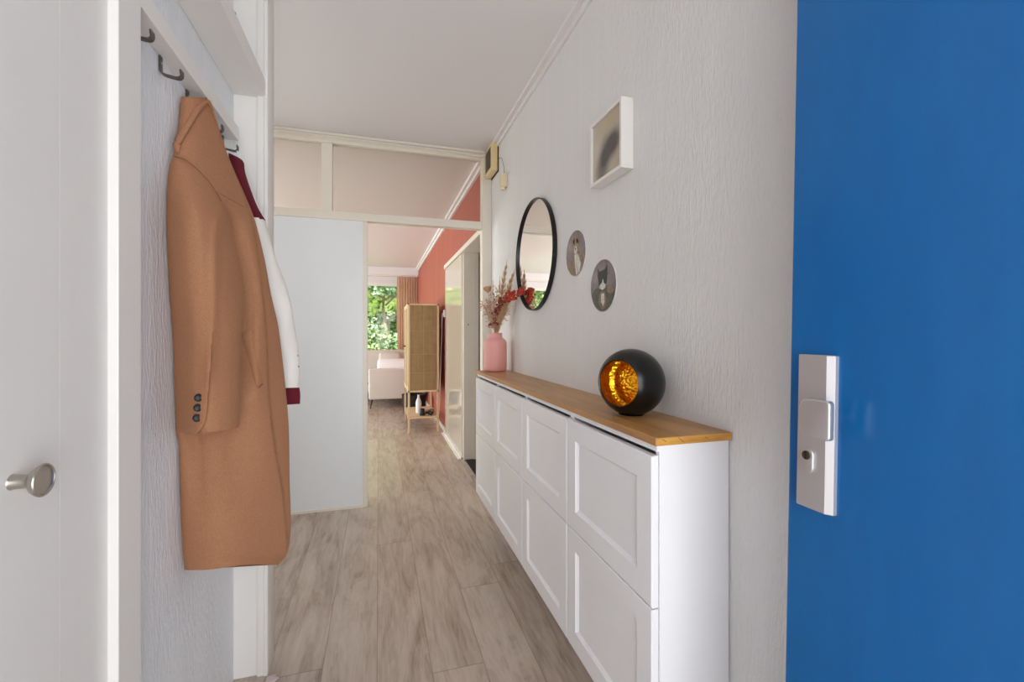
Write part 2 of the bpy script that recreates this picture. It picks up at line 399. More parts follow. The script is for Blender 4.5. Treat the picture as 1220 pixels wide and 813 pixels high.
# front wall with the doorway the camera stands in
bm = bmesh.new(); cut_wall(bm, 'y', -.45, -.33, -.65, 1.1, 0, ZC, [(-.38, .72, 0, 2.35)])
struct('wall_front', bm, M['brick'])
struct('floor_porch', B(-1.6, 1.8, -2.4, -.45, -.16, -.02), M['concrete'])
# return-panel edge mouldings
bm = bmesh.new()
box(bm, -.415, -.392, 1.778, 1.79, 0, ZC, .003); box(bm, -.392, -.378, 1.772, 1.875, 0, ZC, .004)
struct('trim_1', bm, M['white_paint'], label='narrow moulded white edge strip of the niche panel', cat='trim', smooth=True)
# closet casing left of the niche (door leaf, rebate, casing, projecting post)
struct('trim_2', B(-.60, -.448, .972, 1.052, 0, ZC, bevel=.002), M['white_paint'], label='white post between closet door and coat niche', cat='trim')
struct('trim_3', B(-.60, -.464, .884, .972, 0, ZC), M['white_paint'], label='flat white casing board beside the closet door', cat='trim')
d1 = struct('door_1', B(-.515, -.464, -.25, .8462, .01, ZC-.02), M['white_paint'], label='white closet door with a nickel knob, left edge of the photo', cat='door')
struct('trim_4', B(-.56, -.464, .847, .884, 0, ZC), M['white_paint'])
# cornices
def cornice(bm, x0, x1, y0, y1, ax):
    pass
bm = bmesh.new(); box(bm, XR-.035, XR, -.33, YP-.03, ZC-.018, ZC); box(bm, XR-.014, XR, -.33, YP-.03, ZC-.045, ZC-.018, .003)
struct('trim_5', bm, M['ceiling'], label='slim white cornice along the hallway ceiling', cat='trim')
bm = bmesh.new(); box(bm, .755, .80, YP+.06, 9.9, ZC-.03, ZC); box(bm, .78, .80, YP+.06, 9.9, ZC-.06, ZC-.03)
struct('trim_6', bm, M['ceiling'], label='white cornice above the terracotta wall', cat='trim')
# partition: cool-white panel, posts, rails
struct('wall_partition', B(-1.75, -.107, YP, YP+.04, .018, 2.062), M['grey_white'], label='plain cool-white panel left of the opening', cat='wall')
bm = bmesh.new()
box(bm, -.107, -.074, YP-.008, YP+.055, 0, 2.012, .003)             # slim jamb
box(bm, .75, XR+.0, YP-.02, YP+.06, 0, ZC, .003)                    # right post
box(bm, -1.75, .75, YP-.012, YP+.055, 2.012, 2.068, .003)           # header rail
box(bm, -.375, -.305, YP-.008, YP+.05, 2.068, 2.535, .003)          # mullion
box(bm, -1.75, .75, YP-.012, YP+.05, 2.535, ZC-.001, .003)          # top rail
struct('trim_7', bm, M['cream'], label='cream painted frame of the glazed partition', cat='trim')
bm = bmesh.new(); box(bm, -1.75, .76, YP-.034, YP-.012, 2.578, ZC-.001, .004); box(bm, -1.75, .76, YP-.024, YP-.012, 2.556, 2.578, .004)
struct('trim_8', bm, M['cream'], label='double cream moulding on top of the partition', cat='trim')
struct('baseboard_partition', B(-1.75, -.107, YP-.006, YP+.04, 0, .018), M['cream'], label='thin sill strip under the cool-white panel', cat='baseboard')
struct('window_1', B(-1.75, -.375, YP+.018, YP+.022, 2.068, 2.535), M['transom'], label='left transom pane of the partition, shorter in view', cat='window')
struct('window_2', B(-.305, .75, YP+.018, YP+.022, 2.068, 2.535), M['transom'], label='wide transom pane above the opening', cat='window')
# living room doorway: frame lining, sliding panel door, casing, track
bm = bmesh.new()
box(bm, .785, .93, YD1-.004, YD1+.035, 0, 2.045, .002); box(bm, .785, .93, YD0-.035, YD0+.004, 0, 2.045, .002); box(bm, .785, .93, YD0+.004, YD1-.004, 2.008, 2.045, .002)
box(bm, .882, .93, YD1-.016, YD1-.004, 0, 2.008, .001)
struct('trim_9', bm, M['cream'], label='cream lining of the side doorway', cat='trim')
d3 = struct('door_2', B(.772, .797, YD1+.037, 5.40, .012, 2.0, bevel=.002), M['gloss_panel'], label='glossy cream panel door on the terracotta wall mirroring the garden', cat='door')
bm = bmesh.new(); box(bm, .760, .80, YD0-.05, 5.43, 2.003, 2.05, .003)
struct('trim_10', bm, M['cream'], label='cream rail over the side doorway and glossy door', cat='trim')
bm = bmesh.new(); lathe(bm, [(0, 0), (.006, 0), (.006, .003), (0, .003)], (.83, YD1-.0045, 1.31), (0, -1, 0), 16)
struct('trim_11', bm, M['brass_dark'])
bm = bmesh.new(); box(bm, .738, .772, YD1+.037, 5.5, 0, .008); box(bm, .764, .772, YD1+.037, 5.5, .008, .02)
struct('trim_12', bm, M['white_paint'], label='low floor track under the glossy panel door', cat='trim')
struct('baseboard_right', B(.782, .80, 5.5, 9.9, 0, .06, bevel=.003), M['cream'], label='low skirting along the terracotta wall', cat='baseboard')
struct('trim_13', B(.80, .93, YD0, YD1, .0005, .006), M['dark'])
# far window, beam
bm = bmesh.new(); box(bm, -4.1, .80, 9.55, 9.9, 2.44, 2.5995)
struct('trim_14', bm, M['ceiling'], label='white boxed beam over the garden window', cat='trim')
w3 = bmesh.new()
for x0, x1 in ((-3.5, -3.44), (-1.42, -1.36), (.64, .70)): box(w3, x0, x1, 9.9, 9.96, .82, 2.30, .004)
box(w3, -3.44, .64, 9.9, 9.96, .82, .87, .004); box(w3, -3.44, .64, 9.9, 9.96, 2.24, 2.30, .004)
w3o = struct('window_3', w3, M['white_paint'], label='wide garden window behind the sofa', cat='window')
obj('pane', B(-3.44, .64, 9.925, 9.931, .87, 2.24), M['glass'], w3o)
obj('window_sill', B(-3.6, .74, 9.74, 9.92, .79, .82, bevel=.004), M['white_paint'], w3o)
w4 = bmesh.new()
for y in (4.2, 5.77, 7.34, 8.94): box(w4, -4.18, -4.12, y, y+.06, .1, 2.35)
box(w4, -4.18, -4.12, 4.26, 8.94, .1, .16); box(w4, -4.18, -4.12, 4.26, 8.94, 2.29, 2.35)
w4o = struct('added_window', w4, M['white_paint'])  # invented window, out of view, framing the fill lamp's opening

# ------------------------------------------------------------------ blue front door (opened against the right-hand side)
XD = .67
door = struct('door_3', B(XD, XD+.045, -.32, .592, .01, 2.33, bevel=.0025), M['blue'], label='blue front door standing open on the right', cat='door', origin=(XD, .13, 1.12))
obj('door_edge', B(XD+.046, XD+.062, -.30, .578, .02, 2.32, bevel=.002), M['blue'], door)
pa = SX(950.5, 422.3, XD-.012); pb = SX(984, 598, XD-.012)
py1, py0 = pa.y, pb.y-.004; pz1, pz0 = pa.z, SX(948, 598.5, XD-.012).z
# lock plate: flat field with a chamfered hinge-side border
pl = bmesh.new()
prof = [(XD, py0-.0065), (XD-.006, py0-.006), (XD-.013, py0+.003), (XD-.013, py1-.002), (XD-.011, py1), (XD, py1)]
prism(pl, [Vector((x, y, pz0)) for x, y in prof], (0, 0, pz1-pz0))
bmesh.ops.bevel(pl, geom=[e for e in pl.edges if abs((e.verts[0].co-e.verts[1].co).z) < 1e-6], offset=.0012, segments=1, affect='EDGES')
plate = obj('lock_plate', pl, M['alu'], door); plate['label'] = 'tall satin aluminium lock plate'
def pad(bm, poly, xb, xf, r, yc, zc):      # rounded pad: outline poly in the y-z plane, from xb out to xf
    yr = max(abs(p[0]-yc) for p in poly); zr = max(abs(p[1]-zc) for p in poly); sg = 1 if xb > xf else -1; prev = None
    steps = [(xb, r*.5), (xb-sg*r*.5, 0)]+[(xf+sg*r*(1-math.sin(PI/2*k/4)), r*(1-math.cos(PI/2*k/4))) for k in range(5)]
    for x, ins in steps:
        ring = [bm.verts.new((x, yc+(y-yc)*(1-ins/yr), zc+(z-zc)*(1-ins/zr))) for y, z in poly]
        if prev:
            for k in range(len(ring)): bm.faces.new((prev[k], prev[(k+1) % len(ring)], ring[(k+1) % len(ring)], ring[k]))
        else: bm.faces.new(ring)
        prev = ring
    bm.faces.new(prev[::-1])
# D-shaped pull knob on a short neck
xk = XD-.043
kc = SX(968.5, 500, xk); ky, kz = kc.y, kc.z
kn = bmesh.new(); poly = []
W2, H2 = .0255, .0295
for k in range(25):                                    # rounded side toward the free edge (+y)
    a = -PI/2+PI*k/24
    poly.append((ky+W2*.15+math.copysign(abs(math.cos(a))**.62, math.cos(a))*W2*.85, kz+math.copysign(abs(math.sin(a))**.8, math.sin(a))*H2))
for k in range(7):
    a = PI/2+PI/2*k/6; poly.append((ky-W2+.006+math.cos(a)*.006, kz+H2-.006+math.sin(a)*.006))
for k in range(7):
    a = PI+PI/2*k/6; poly.append((ky-W2+.006+math.cos(a)*.006, kz-H2+.006+math.sin(a)*.006))
pad(kn, poly, xk+.011, xk, .0028, ky-.001, kz)
knob = obj('knob', kn, M['alu_knob'], door, smooth=True, angle=50)
nk = bmesh.new(); tube(nk, spline([(xk+.010, ky+.006, kz), (XD-.022, ky+.006, kz), (XD-.011, ky+.006, kz)], 4), [.013, .0115, .0105, .010, .010, .0105, .011, .012, .013], 24)
obj('knob_neck', nk, M['alu_knob'], door, smooth=True)
# security rosette and cylinder
cc = SX(963, 549, XD-.014)
ro = bmesh.new(); poly = []
for k in range(13): a = PI*k/12; poly.append((cc.y-.001+.0105*math.cos(a), cc.z+.010+.0105*math.sin(a)))
for k in range(13): a = PI+PI*k/12; poly.append((cc.y-.001+.0105*math.cos(a), cc.z-.009+.0105*math.sin(a)))
pad(ro, poly, XD-.013, XD-.017, .0012, cc.y-.001, cc.z)
ros = obj('cylinder_cover', ro, M['alu_knob'], plate, smooth=True)
cyb = bmesh.new(); lathe(cyb, [(0, 0), (.007, 0), (.007, .0015), (.006, .002), (0, .002)], (XD-.017, cc.y-.001, cc.z+.009), (-1, 0, 0), 24)
obj('lock_cylinder', cyb, M['brass_dark'], plate)
kh = bmesh.new(); box(kh, XD-.0198, XD-.0188, cc.y-.002, cc.y, cc.z+.003, cc.z+.015)
obj('keyhole', kh, M['dark'], plate)
door.rotation_euler = (0, math.radians(1.3), 0)

# closet knob
kp = SX(13, 575, -.465)
t = bmesh.new()
lathe(t, [(r_, h_*.74) for r_, h_ in [(0, 0), (.0095, 0), (.0105, .001), (.0095, .004), (.009, .022), (.0095, .026), (.013, .031), (.019, .037), (.0215, .043), (.0222, .0465), (.0212, .0485), (.0195, .0485), (.0185, .0465), (.0175, .0455), (0, .0452)]], kp, (1, 0, 0), 48)
obj('knob', t, M['steel'], d1, smooth=True)

# ------------------------------------------------------------------ shoe cabinets and worktop
CB0, CW, CZ0, CZ1 = .89, .4865, .195, .962
def shoe_cabinet():
    y0, y1 = CB0, CB0+CW
    r = thing('shoe_cabinet', 'white wall-mounted shoe cabinet nearest the blue front door', 'cabinet', ((.622+XR)/2, (y0+y1)/2, CZ0), 'white shoe cabinets in a row under the oak worktop')
    bm = bmesh.new()
    box(bm, .622, XR-.003, y0, y0+.016, CZ0, CZ1, .0012); box(bm, .622, XR-.003, y1-.016, y1-.0008, CZ0, CZ1, .0012)
    box(bm, .622, XR-.003, y0+.016, y1-.016, CZ1-.016, CZ1); box(bm, .640, XR-.003, y0+.016, y1-.016, CZ0, CZ0+.016)
    box(bm, .614, .622, y0, y1-.001, CZ1-.014, CZ1)      # front lip under the worktop
    box(bm, XR-.012, XR-.003, y0+.016, y1-.016, CZ0+.016, CZ1-.016)
    obj('body', bm, M['cabinet'], r)
    for z0, z1 in ((.586, .9375), (.200, .5825)):
        bm = bmesh.new(); xa, xb = .603, .6205
        ya, yb = y0+.0035, y1-.0035
        s, b = .062, .010
        def ring(x, m):
            return [bm.verts.new((x, ya+m, z0+m)), bm.verts.new((x, yb-m, z0+m)), bm.verts.new((x, yb-m, z1-m)), bm.verts.new((x, ya+m, z1-m))]
        r5 = ring(xb, 0); r0 = ring(xa+.0025, 0); r1 = ring(xa, .0025); r2 = ring(xa, s); r2b = ring(xa+.003, s+.0015); r3 = ring(xa+.0085, s+b); 
        for p, q in ((r5, r0), (r0, r1), (r1, r2), (r2, r2b), (r2b, r3)):
            for k in range(4): bm.faces.new((p[k], p[(k+1) % 4], q[(k+1) % 4], q[k]))
        bm.faces.new(r3); bm.faces.new(r5[::-1])
        obj('door', bm, M['cabinet'], r)
    return r
sc0 = shoe_cabinet()
labs = ['second white shoe cabinet from the blue front door, under the black orb', 'third white shoe cabinet from the blue front door', 'farthest white shoe cabinet, below the pink vase']
for i, l in enumerate(labs):
    c = copy_tree(sc0); c.location = sc0.location+Vector((0, (i+1)*CW, 0)); c['label'] = l
bm = B(.607, XR-.001, .883, 2.865, CZ1+.0005, .982, bevel=.0015)
wt = thing('worktop', 'long oak worktop lying across the white shoe cabinets', 'worktop', (.71, 1.87, CZ1))
obj('board', bm, M['worktop'], wt)
obj('end_face', B(.6085, XR-.002, .8815, .8828, CZ1+.0015, .981), M['worktop_end'], wt)
for x0, z0, x1, z1 in ((.622, .978, .633, .972), (.666, .979, .676, .971), (.676, .971, .682, .968), (.74, .976, .747, .9725)):
    bm = bmesh.new(); tube(bm, [(x0, .8812, z0), ((x0+x1)/2, .8812, (z0+z1)/2+.0006), (x1, .8812, z1)], .0005, 5)
    obj('wood_crack', bm, M['dark'], wt)

# ------------------------------------------------------------------ pink vase with dried flowers
VX, VY, VZ = .715, 2.765, .982
bm = bmesh.new()
lathe(bm, [(0, .0), (.060, .0), (.069, .004), (.0725, .014), (.0735, .03), (.0735, .165), (.0725, .182), (.067, .196), (.056, .206), (.047, .212), (.0435, .219), (.043, .235), (.0445, .242), (.0425, .2445), (.0385, .242), (.038, .215), (.03, .19), (0, .19)], (VX, VY, VZ), n=56)
tag(obj('vase', bm, M['vase'], smooth=True, angle=50), 'pink ceramic vase on the far end of the oak worktop', 'vase')
DV = VX*sy_+VY*cy_
neck = Vector((VX, VY, VZ+.225))
def fl_at(u, v, dy=0): return S(u, v, DV+dy)
def stem_path(u, v, dy, lean=.5, j=0.0):
    a = neck+Vector((R.uniform(-.02, .02), R.uniform(-.02, .02), -.16+R.uniform(0, .05))); a.x += 0; 
    e = fl_at(u, v, dy); 
    if e.x > XR-.02: e.x = XR-.02
    q = neck+Vector(((e.x-neck.x)*.06, (e.y-neck.y)*.06, .01))
    m = q.lerp(e, .5)+Vector((0, 0, .03*lean))
    a = q+Vector((R.uniform(-.012, .012)-(e.x-q.x)*.03, R.uniform(-.012, .012), -.13))
    return spline([a, q, m, e], 6)
def hair_plume(bm, path, L, n, spread, rad0):
    # feathery plume: fine bristles along a path
    for i in range(int(n*1.8)):
        f = R.random(); p = path[min(int(f*(len(path)-1)), len(path)-2)]; d = (path[-1]-path[0]).normalized()
        w = math.sin(PI*min(1, f*1.0+.08))**.6
        off = Vector((R.gauss(0, 1), R.gauss(0, 1), R.gauss(0, .6))).normalized()*spread*w
        tip = p+off+d*L*(.6+.5*R.random())
        if tip.x > XR-.004: tip.x = XR-.004
        if p.x > XR-.006: p = Vector((XR-.006, p.y, p.z))
        side = (tip-p).cross(Vector((R.uniform(-1, 1), R.uniform(-1, 1), R.uniform(-1, 1)))).normalized()*rad0
        vs = [bm.verts.new(p-side), bm.verts.new(p+side), bm.verts.new(tip)]; bm.faces.new(vs)
def blobs(bm, centres, r, jag=.35, sub=2):
    for c in centres:
        c = Vector(c); rr = r*R.uniform(.75, 1.25)
        if c.x+rr > XR-.003: c.x = XR-.003-rr
        g = bmesh.ops.create_icosphere(bm, subdivisions=sub, radius=rr, matrix=Matrix.Translation(c))
        for v in g['verts']:
            v.co = c+(v.co-c)*(1+jag*noise.noise((v.co)*180))
dried = []
def flower(name, label, cat, u, v, dy, head, mat, srad=.0016, smat='stem', lean=.5, back=.06, group='dried stems in the pink vase'):
    p = stem_path(u, v, dy, lean); t_ = thing(name, label, cat, p[0], group)
    bm = bmesh.new(); tube(bm, p, srad, 6); obj('stem', bm, M[smat], t_, smooth=True)
    bm = bmesh.new(); head(bm, p); obj('flower_head', bm, M[mat], t_, smooth=(mat not in ('plume',)))
    return t_
def plume_head(L, n, spread, frac=.45):
    def h(bm, p):
        q = p[int(len(p)*(1-frac)):]; hair_plume(bm, q, L, n, spread, .0016)
    return h
flower('pampas_stem', 'tallest beige plume curving up beside the mirror edge', 'dried flower', 604, 311, -.07, plume_head(.05, 800, .025, .62), 'plume')
flower('pampas_stem', 'beige plume just left of the mirror, shorter than the tallest', 'dried flower', 613, 322, -.19, plume_head(.05, 760, .025, .62), 'plume')
flower('pampas_stem', 'low loose beige plume at the right of the bouquet', 'dried flower', 609, 350, -.12, plume_head(.045, 600, .026, .65), 'plume')
flower('pampas_stem', 'slim beige stalk in the middle of the bouquet', 'dried flower', 596, 329, .0, plume_head(.03, 90, .006, .35), 'plume')
flower('pampas_stem', 'slim brown stalk left of the middle of the bouquet', 'dried flower', 587, 334, .02, plume_head(.02, 50, .004, .3), 'stem')
def pod_head(bm, p):
    c = p[-1]; lathe(bm, [(0, -.022), (.006, -.02), (.016, -.012), (.0245, 0), (.027, .01), (.024, .017), (.012, .020), (0, .021)], c, (p[-1]-p[-3]), 18)
flower('poppy_pod', 'round brown seed pod at the top left of the bouquet', 'dried flower', 581, 345, -.02, pod_head, 'pod')
def sprig(n, sp, r):
    def h(bm, p):
        for i in range(n):
            b = p[R.randint(int(len(p)*.45), len(p)-1)]; e = b+Vector((R.uniform(-1, 1), R.uniform(-1, 1), R.uniform(-.2, 1)))*sp
            if e.x > XR-.01: e.x = XR-.01
            tube(bm, [b, b.lerp(e, .5)+Vector((0, 0, .004)), e], .0006, 3, cap=False); blobs(bm, [e], r, .3, 1)
    return h
flower('dried_sprig', 'fine pinkish sprigs at the far left of the bouquet', 'dried flower', 576, 364, .0, sprig(110, .034, .0042), 'pinkish')
flower('dried_sprig', 'fine pinkish sprigs below the seed pod', 'dried flower', 584, 360, -.04, sprig(110, .036, .004), 'pinkish')
flower('dried_sprig', 'pale sprigs in the centre of the bouquet', 'dried flower', 592, 345, .03, sprig(100, .03, .0036), 'plume')
flower('dried_sprig', 'pale wiry sprigs at the lower right of the bouquet', 'dried flower', 606, 368, -.08, sprig(80, .032, .0036), 'plume')
flower('dried_sprig', 'pinkish sprigs just above the mouth of the vase', 'dried flower', 592, 378, -.04, sprig(90, .03, .004), 'pinkish')
def cluster(pts_uv, r, n, dy):
    def h(bm, p):
        for u, v in pts_uv:
            for k in range(n*2): blobs(bm, [fl_at(u+R.gauss(0, 2.4), v+R.gauss(0, 2.0), -max(0, u-588)*.0088-.02+R.gauss(0, .012))], r, .5, 2)
        q = [fl_at(u, v, -max(0, u-588)*.0088-.02) for u, v in pts_uv]; q = [Vector((min(a.x, XR-.01), a.y, a.z)) for a in q]
        if len(q) > 1: tube(bm, [p[-1]]+q, .0015, 5)
    return h
flower('red_flower_spray', 'bright rust-red flower spray reaching across the mirror rim', 'dried flower', 600, 360, -.10, cluster([(603, 357), (608, 352), (613, 350), (618, 349), (621, 347), (612, 354)], .0085, 4, -.05), 'rust')
flower('red_flower_spray', 'darker red flower spray low in the bouquet', 'dried flower', 592, 372, -.03, cluster([(589, 378), (591, 371), (594, 365), (597, 360), (601, 358), (590, 384)], .008, 4, -.05), 'rust_dark')
flower('pampas_stem', 'light wispy stalk leaning right above the vase', 'dried flower', 601, 365, -.02, plume_head(.03, 160, .012, .5), 'plume')

flower('dried_sprig', 'brown airy sprigs between the seed pod and the red spray', 'dried flower', 588, 352, .01, sprig(90, .03, .0034), 'pod')
flower('pampas_stem', 'short feathery stalk low at the left of the bouquet', 'dried flower', 583, 368, -.02, plume_head(.035, 200, .012, .6), 'plume')
flower('pampas_stem', 'short feathery stalk low in the centre of the bouquet', 'dried flower', 595, 360, .0, plume_head(.035, 220, .012, .6), 'plume')
# ------------------------------------------------------------------ black orb with gold inside
OX, OY, OZ, OR = .716, 1.165, .982, .0985
oc = Vector((OX, OY, OZ+OR-.003)); ax = Vector((-.90, -.43, .02)).normalized()
t_ = thing('orb_lantern', 'black orb candle holder with gold interior on the oak worktop', 'candle holder', (OX, OY, OZ))
hr = .068; a0 = math.asin(hr/OR)
outer = [(OR*math.sin(a0+(PI-a0)*k/40), OR*.93*math.cos(a0+(PI-a0)*k/40)) for k in range(41)]
outer[-1] = (0, outer[-1][1])
lip = [(hr-.003, outer[0][1]-.004), (hr-.003, outer[0][1]-.001), (hr-.001, outer[0][1]+.001)]
bm = bmesh.new(); lathe(bm, lip+outer, oc, ax, 72)
for v in bm.verts:
    if v.co.z < OZ+.0005: v.co.z = OZ+.0005
obj('shell', bm, M['orb_black'], t_, smooth=True)
IR = OR-.005
def ridge(a):
    q = math.degrees(a); return IR-.0095*math.exp(-((q-112)/6.5)**2)-.006*smst((q-112)/10)
inner = [(ridge(a)*math.sin(a), ridge(a)*.93*math.cos(a)) for a in [a0*1.0+(PI-a0)*k/72 for k in range(73)]]
inner[0] = (hr-.003, outer[0][1]-.004); inner[-1] = (0, inner[-1][1])
bm = bmesh.new(); lathe(bm, inner, oc, ax, 72)
for v in bm.verts:
    if v.co.z < OZ+.004: v.co.z = OZ+.004
obj('gold_lining', bm, M['gold'], t_, smooth=True)
bm = bmesh.new(); lathe(bm, [(0, 0), (.036, 0), (.037, .003), (.030, .006), (0, .006)], (OX, OY, OZ+.0003), n=40)
obj('foot', bm, M['orb_black'], t_, smooth=True)
# curved gold leaf blade inside
bm = bmesh.new()
ld = bmesh.new()

# ------------------------------------------------------------------ round mirror
mc = Vector((XR, 2.285, 1.647)); mr = .30
t_ = thing('round_mirror', 'round wall mirror with a deep black metal rim', 'mirror', (XR, 2.285, 1.647))
bm = bmesh.new(); lathe(bm, [(0, .012), (mr-.0048, .012), (mr-.0048, .009), (0, .009)], mc, (-1, 0, 0), 96)
obj('mirror_glass', bm, M['mirror'], t_)
bm = bmesh.new(); lathe(bm, [(mr-.008, .001), (mr, .001), (mr, .023), (mr-.0012, .0245), (mr-.0035, .0245), (mr-.0048, .023), (mr-.0048, .001)], mc, (-1, 0, 0), 96)
obj('rim', bm, M['black_metal'], t_, smooth=True)
bm = bmesh.new(); lathe(bm, [(0, 0), (.007, 0), (.007, .012), (0, .013)], (XR-.014, mc.y-.295, 1.60), (0, -1, -.15), 16)
obj('hanging_lug', bm, M['black_metal'], t_, smooth=True)

# ------------------------------------------------------------------ white box frame
t_ = thing('picture_frame', 'square white box frame hung above the round mirror', 'picture', (XR, 1.43, 1.78))
fy0, fy1, fz0, fz1, fx = 1.318, 1.548, 1.775, 2.012, XR-.047
bm = bmesh.new(); w = .012
for a in ((fy0, fy1, fz0, fz0+w), (fy0, fy1, fz1-w, fz1), (fy0, fy0+w, fz0+w, fz1-w), (fy1-w, fy1, fz0+w, fz1-w)):
    box(bm, fx, XR-.001, a[0], a[1], a[2], a[3], .0008)
obj('frame', bm, M['white_paint'], t_)
obj('print', B(fx+.008, fx+.011, fy0+w, fy1-w, fz0+w, fz1-w), M['picture'], t_)
obj('glass', B(fx+.004, fx+.0055, fy0+w, fy1-w, fz0+w, fz1-w), glass_mat('picture_glass', (.98, .98, .97, 1), .12), t_)

# ------------------------------------------------------------------ two round pet portraits
def disc(bm, cy, cz, r, x0, x1, n=64, zs=1): lathe(bm, [(0, 0), (r, 0), (r, x1-x0), (0, x1-x0)], (x1, cy, cz), (-1, 0, 0), n)
def portrait(cy, cz, r, label, kind):
    t_ = thing('portrait_plate', label, 'plate', (XR, cy, cz), 'round pet portraits on the wall')
    bm = bmesh.new(); disc(bm, cy, cz, r, XR-.0045, XR-.0005); obj('plate', bm, M['print_edge'], t_)
    bm = bmesh.new(); disc(bm, cy, cz, r-.0012, XR-.0049, XR-.0045); obj('background', bm, M['print_bg'], t_)
    x = XR-.0050
    def shape(name, pts, mat, lv):      # pts in (right, up) as seen from the hall, units of r ; right = -y
        bm = bmesh.new(); P = []
        for a, b in pts:
            l = math.hypot(a, b); k = min(1, .965/l) if l > 0 else 1
            P.append(Vector((x-lv*.0003, cy-a*k*r, cz+b*k*r)))
        prism(bm, P, (-.0003, 0, 0)); obj(name, bm, M[mat], t_)
    def oval(cx, cz_, a, b, n=24): return [(cx+a*math.cos(2*PI*k/n), cz_+b*math.sin(2*PI*k/n)) for k in range(n)]
    arc = [(math.cos(math.radians(a))*.96, math.sin(math.radians(a))*.96) for a in range(-168, -11, 8)]
    if kind == 'cat':
        shape('costume', [(-.9, -.28), *arc[1:-1], (.93, -.2), (.5, -.05), (.2, -.02), (-.25, -.05), (-.6, -.08)], 'print_dark', 0)
        shape('sash', [(.30, -.02), (.62, -.05), (.86, -.22), (.70, -.36), (.40, -.28)], 'print_brown', 1)
        shape('lace', [(-.22, -.22), (.2, -.25), (.30, -.55), (.22, -.86), (-.1, -.9), (-.34, -.6)], 'print_brown', 1)
        shape('bow', [(-.10, -.3), (.12, -.3), (.16, -.6), (.05, -.78), (-.12, -.6)], 'print_white', 2)
        shape('head', [(-.38, .72), (-.26, .56), (.16, .60), (.36, .76), (.36, .35), (.30, .05), (.0, -.06), (-.30, .05), (-.38, .35)], 'print_black', 1)
        shape('muzzle', [(.03, .26), (.10, .10), (.26, .02), (.22, -.10), (.0, -.16), (-.26, -.08), (-.2, .04), (-.04, .12)], 'print_white', 2)
    else:
        shape('costume', [(-.9, -.3), *arc[1:-1], (.92, -.2), (.5, .0), (.2, -.05), (-.3, -.1), (-.6, -.15)], 'print_brown', 0)
        shape('shirt', [(-.1, -.05), (.25, -.05), (.55, -.5), (.45, -.86), (.1, -.95), (-.05, -.5)], 'print_white', 1)
        shape('sash', [(.2, .05), (.55, .08), (.62, -.1), (.4, -.2)], 'print_fur', 2)
        shape('ear', oval(-.22, .58, .14, .16), 'print_fur', 1); shape('ear', oval(.26, .58, .14, .16), 'print_fur', 1)
        shape('head', oval(.02, .34, .30, .36), 'print_fur', 1)
        shape('muzzle', oval(.03, .14, .15, .18), 'print_white', 2); shape('nose', oval(.03, .2, .06, .05), 'print_black', 3)
        for sx in (-.1, .14): shape('eye', oval(sx, .42, .04, .035, 12), 'print_black', 2)
portrait(1.770, 1.568, .099, 'smaller-looking round portrait of a dog in costume, next to the mirror', 'dog')
portrait(1.525, 1.403, .100, 'round portrait of a black cat in costume, lower right of the dog portrait', 'cat')

# ------------------------------------------------------------------ door chime, small bell box, cable
t_ = thing('door_chime', 'yellowed plastic door chime box in the ceiling corner', 'door chime', (.80, 3.16, 2.38))
cx0, cx1, cy0, cy1, cz0, cz1 = .766, .814, 3.075, 3.275, 2.385, 2.582
obj('housing', B(cx0, cx1, cy0, cy1, cz0, cz1, bevel=.004), M['bakelite'], t_, smooth=True)
obj('back_plate', B(cx1, XR-.001, cy0-.004, cy1-.002, cz0-.006, cz1+.004), M['dark'], t_)
bm = bmesh.new()
for k in range(12): box(bm, cx0-.002, cx0+.001, cy0+.02+k*.013, cy0+.026+k*.013, cz0+.025, cz1-.025)
obj('grille', bm, M['hook_metal'], t_)
t_ = thing('bell_box', 'small ivory sensor box hanging below the door chime', 'bell box', (.80, 2.86, 2.17))
obj('housing', B(.778, .812, 2.845, 2.90, 2.195, 2.283, bevel=.004), M['ivory'], t_, smooth=True)
bm = bmesh.new(); lathe(bm, [(0, 0), (.015, 0), (.017, .008), (.017, .016), (0, .016)], (.795, 2.872, 2.181), n=20); obj('bottom_cap', bm, M['ivory'], t_, smooth=True)
obj('wall_mount', B(.812, XR-.001, 2.85, 2.895, 2.2, 2.28), M['ivory'], t_)
bm = bmesh.new(); tube(bm, spline([(.812, 3.074, 2.45), (.812, 3.02, 2.452), (.808, 2.95, 2.42), (.806, 2.90, 2.36), (.806, 2.87, 2.284)], 6), .0018, 6)
tag(obj('bell_wire', bm, M['grey_wire'], smooth=True), 'thin grey wire looping from the chime to the ivory sensor box', 'wire')
bm = bmesh.new(); tube(bm, spline([(-1.5, YP-.04, 2.566), (-.4, YP-.04, 2.566), (.45, YP-.040, 2.562), (.66, YP-.045, 2.548), (.73, YP-.06, 2.545), (.764, 3.24, 2.555)], 6), .006, 8)
tag(obj('chime_cable', bm, M['cable'], smooth=True), 'cream cable running along the partition top to the door chime', 'cable')

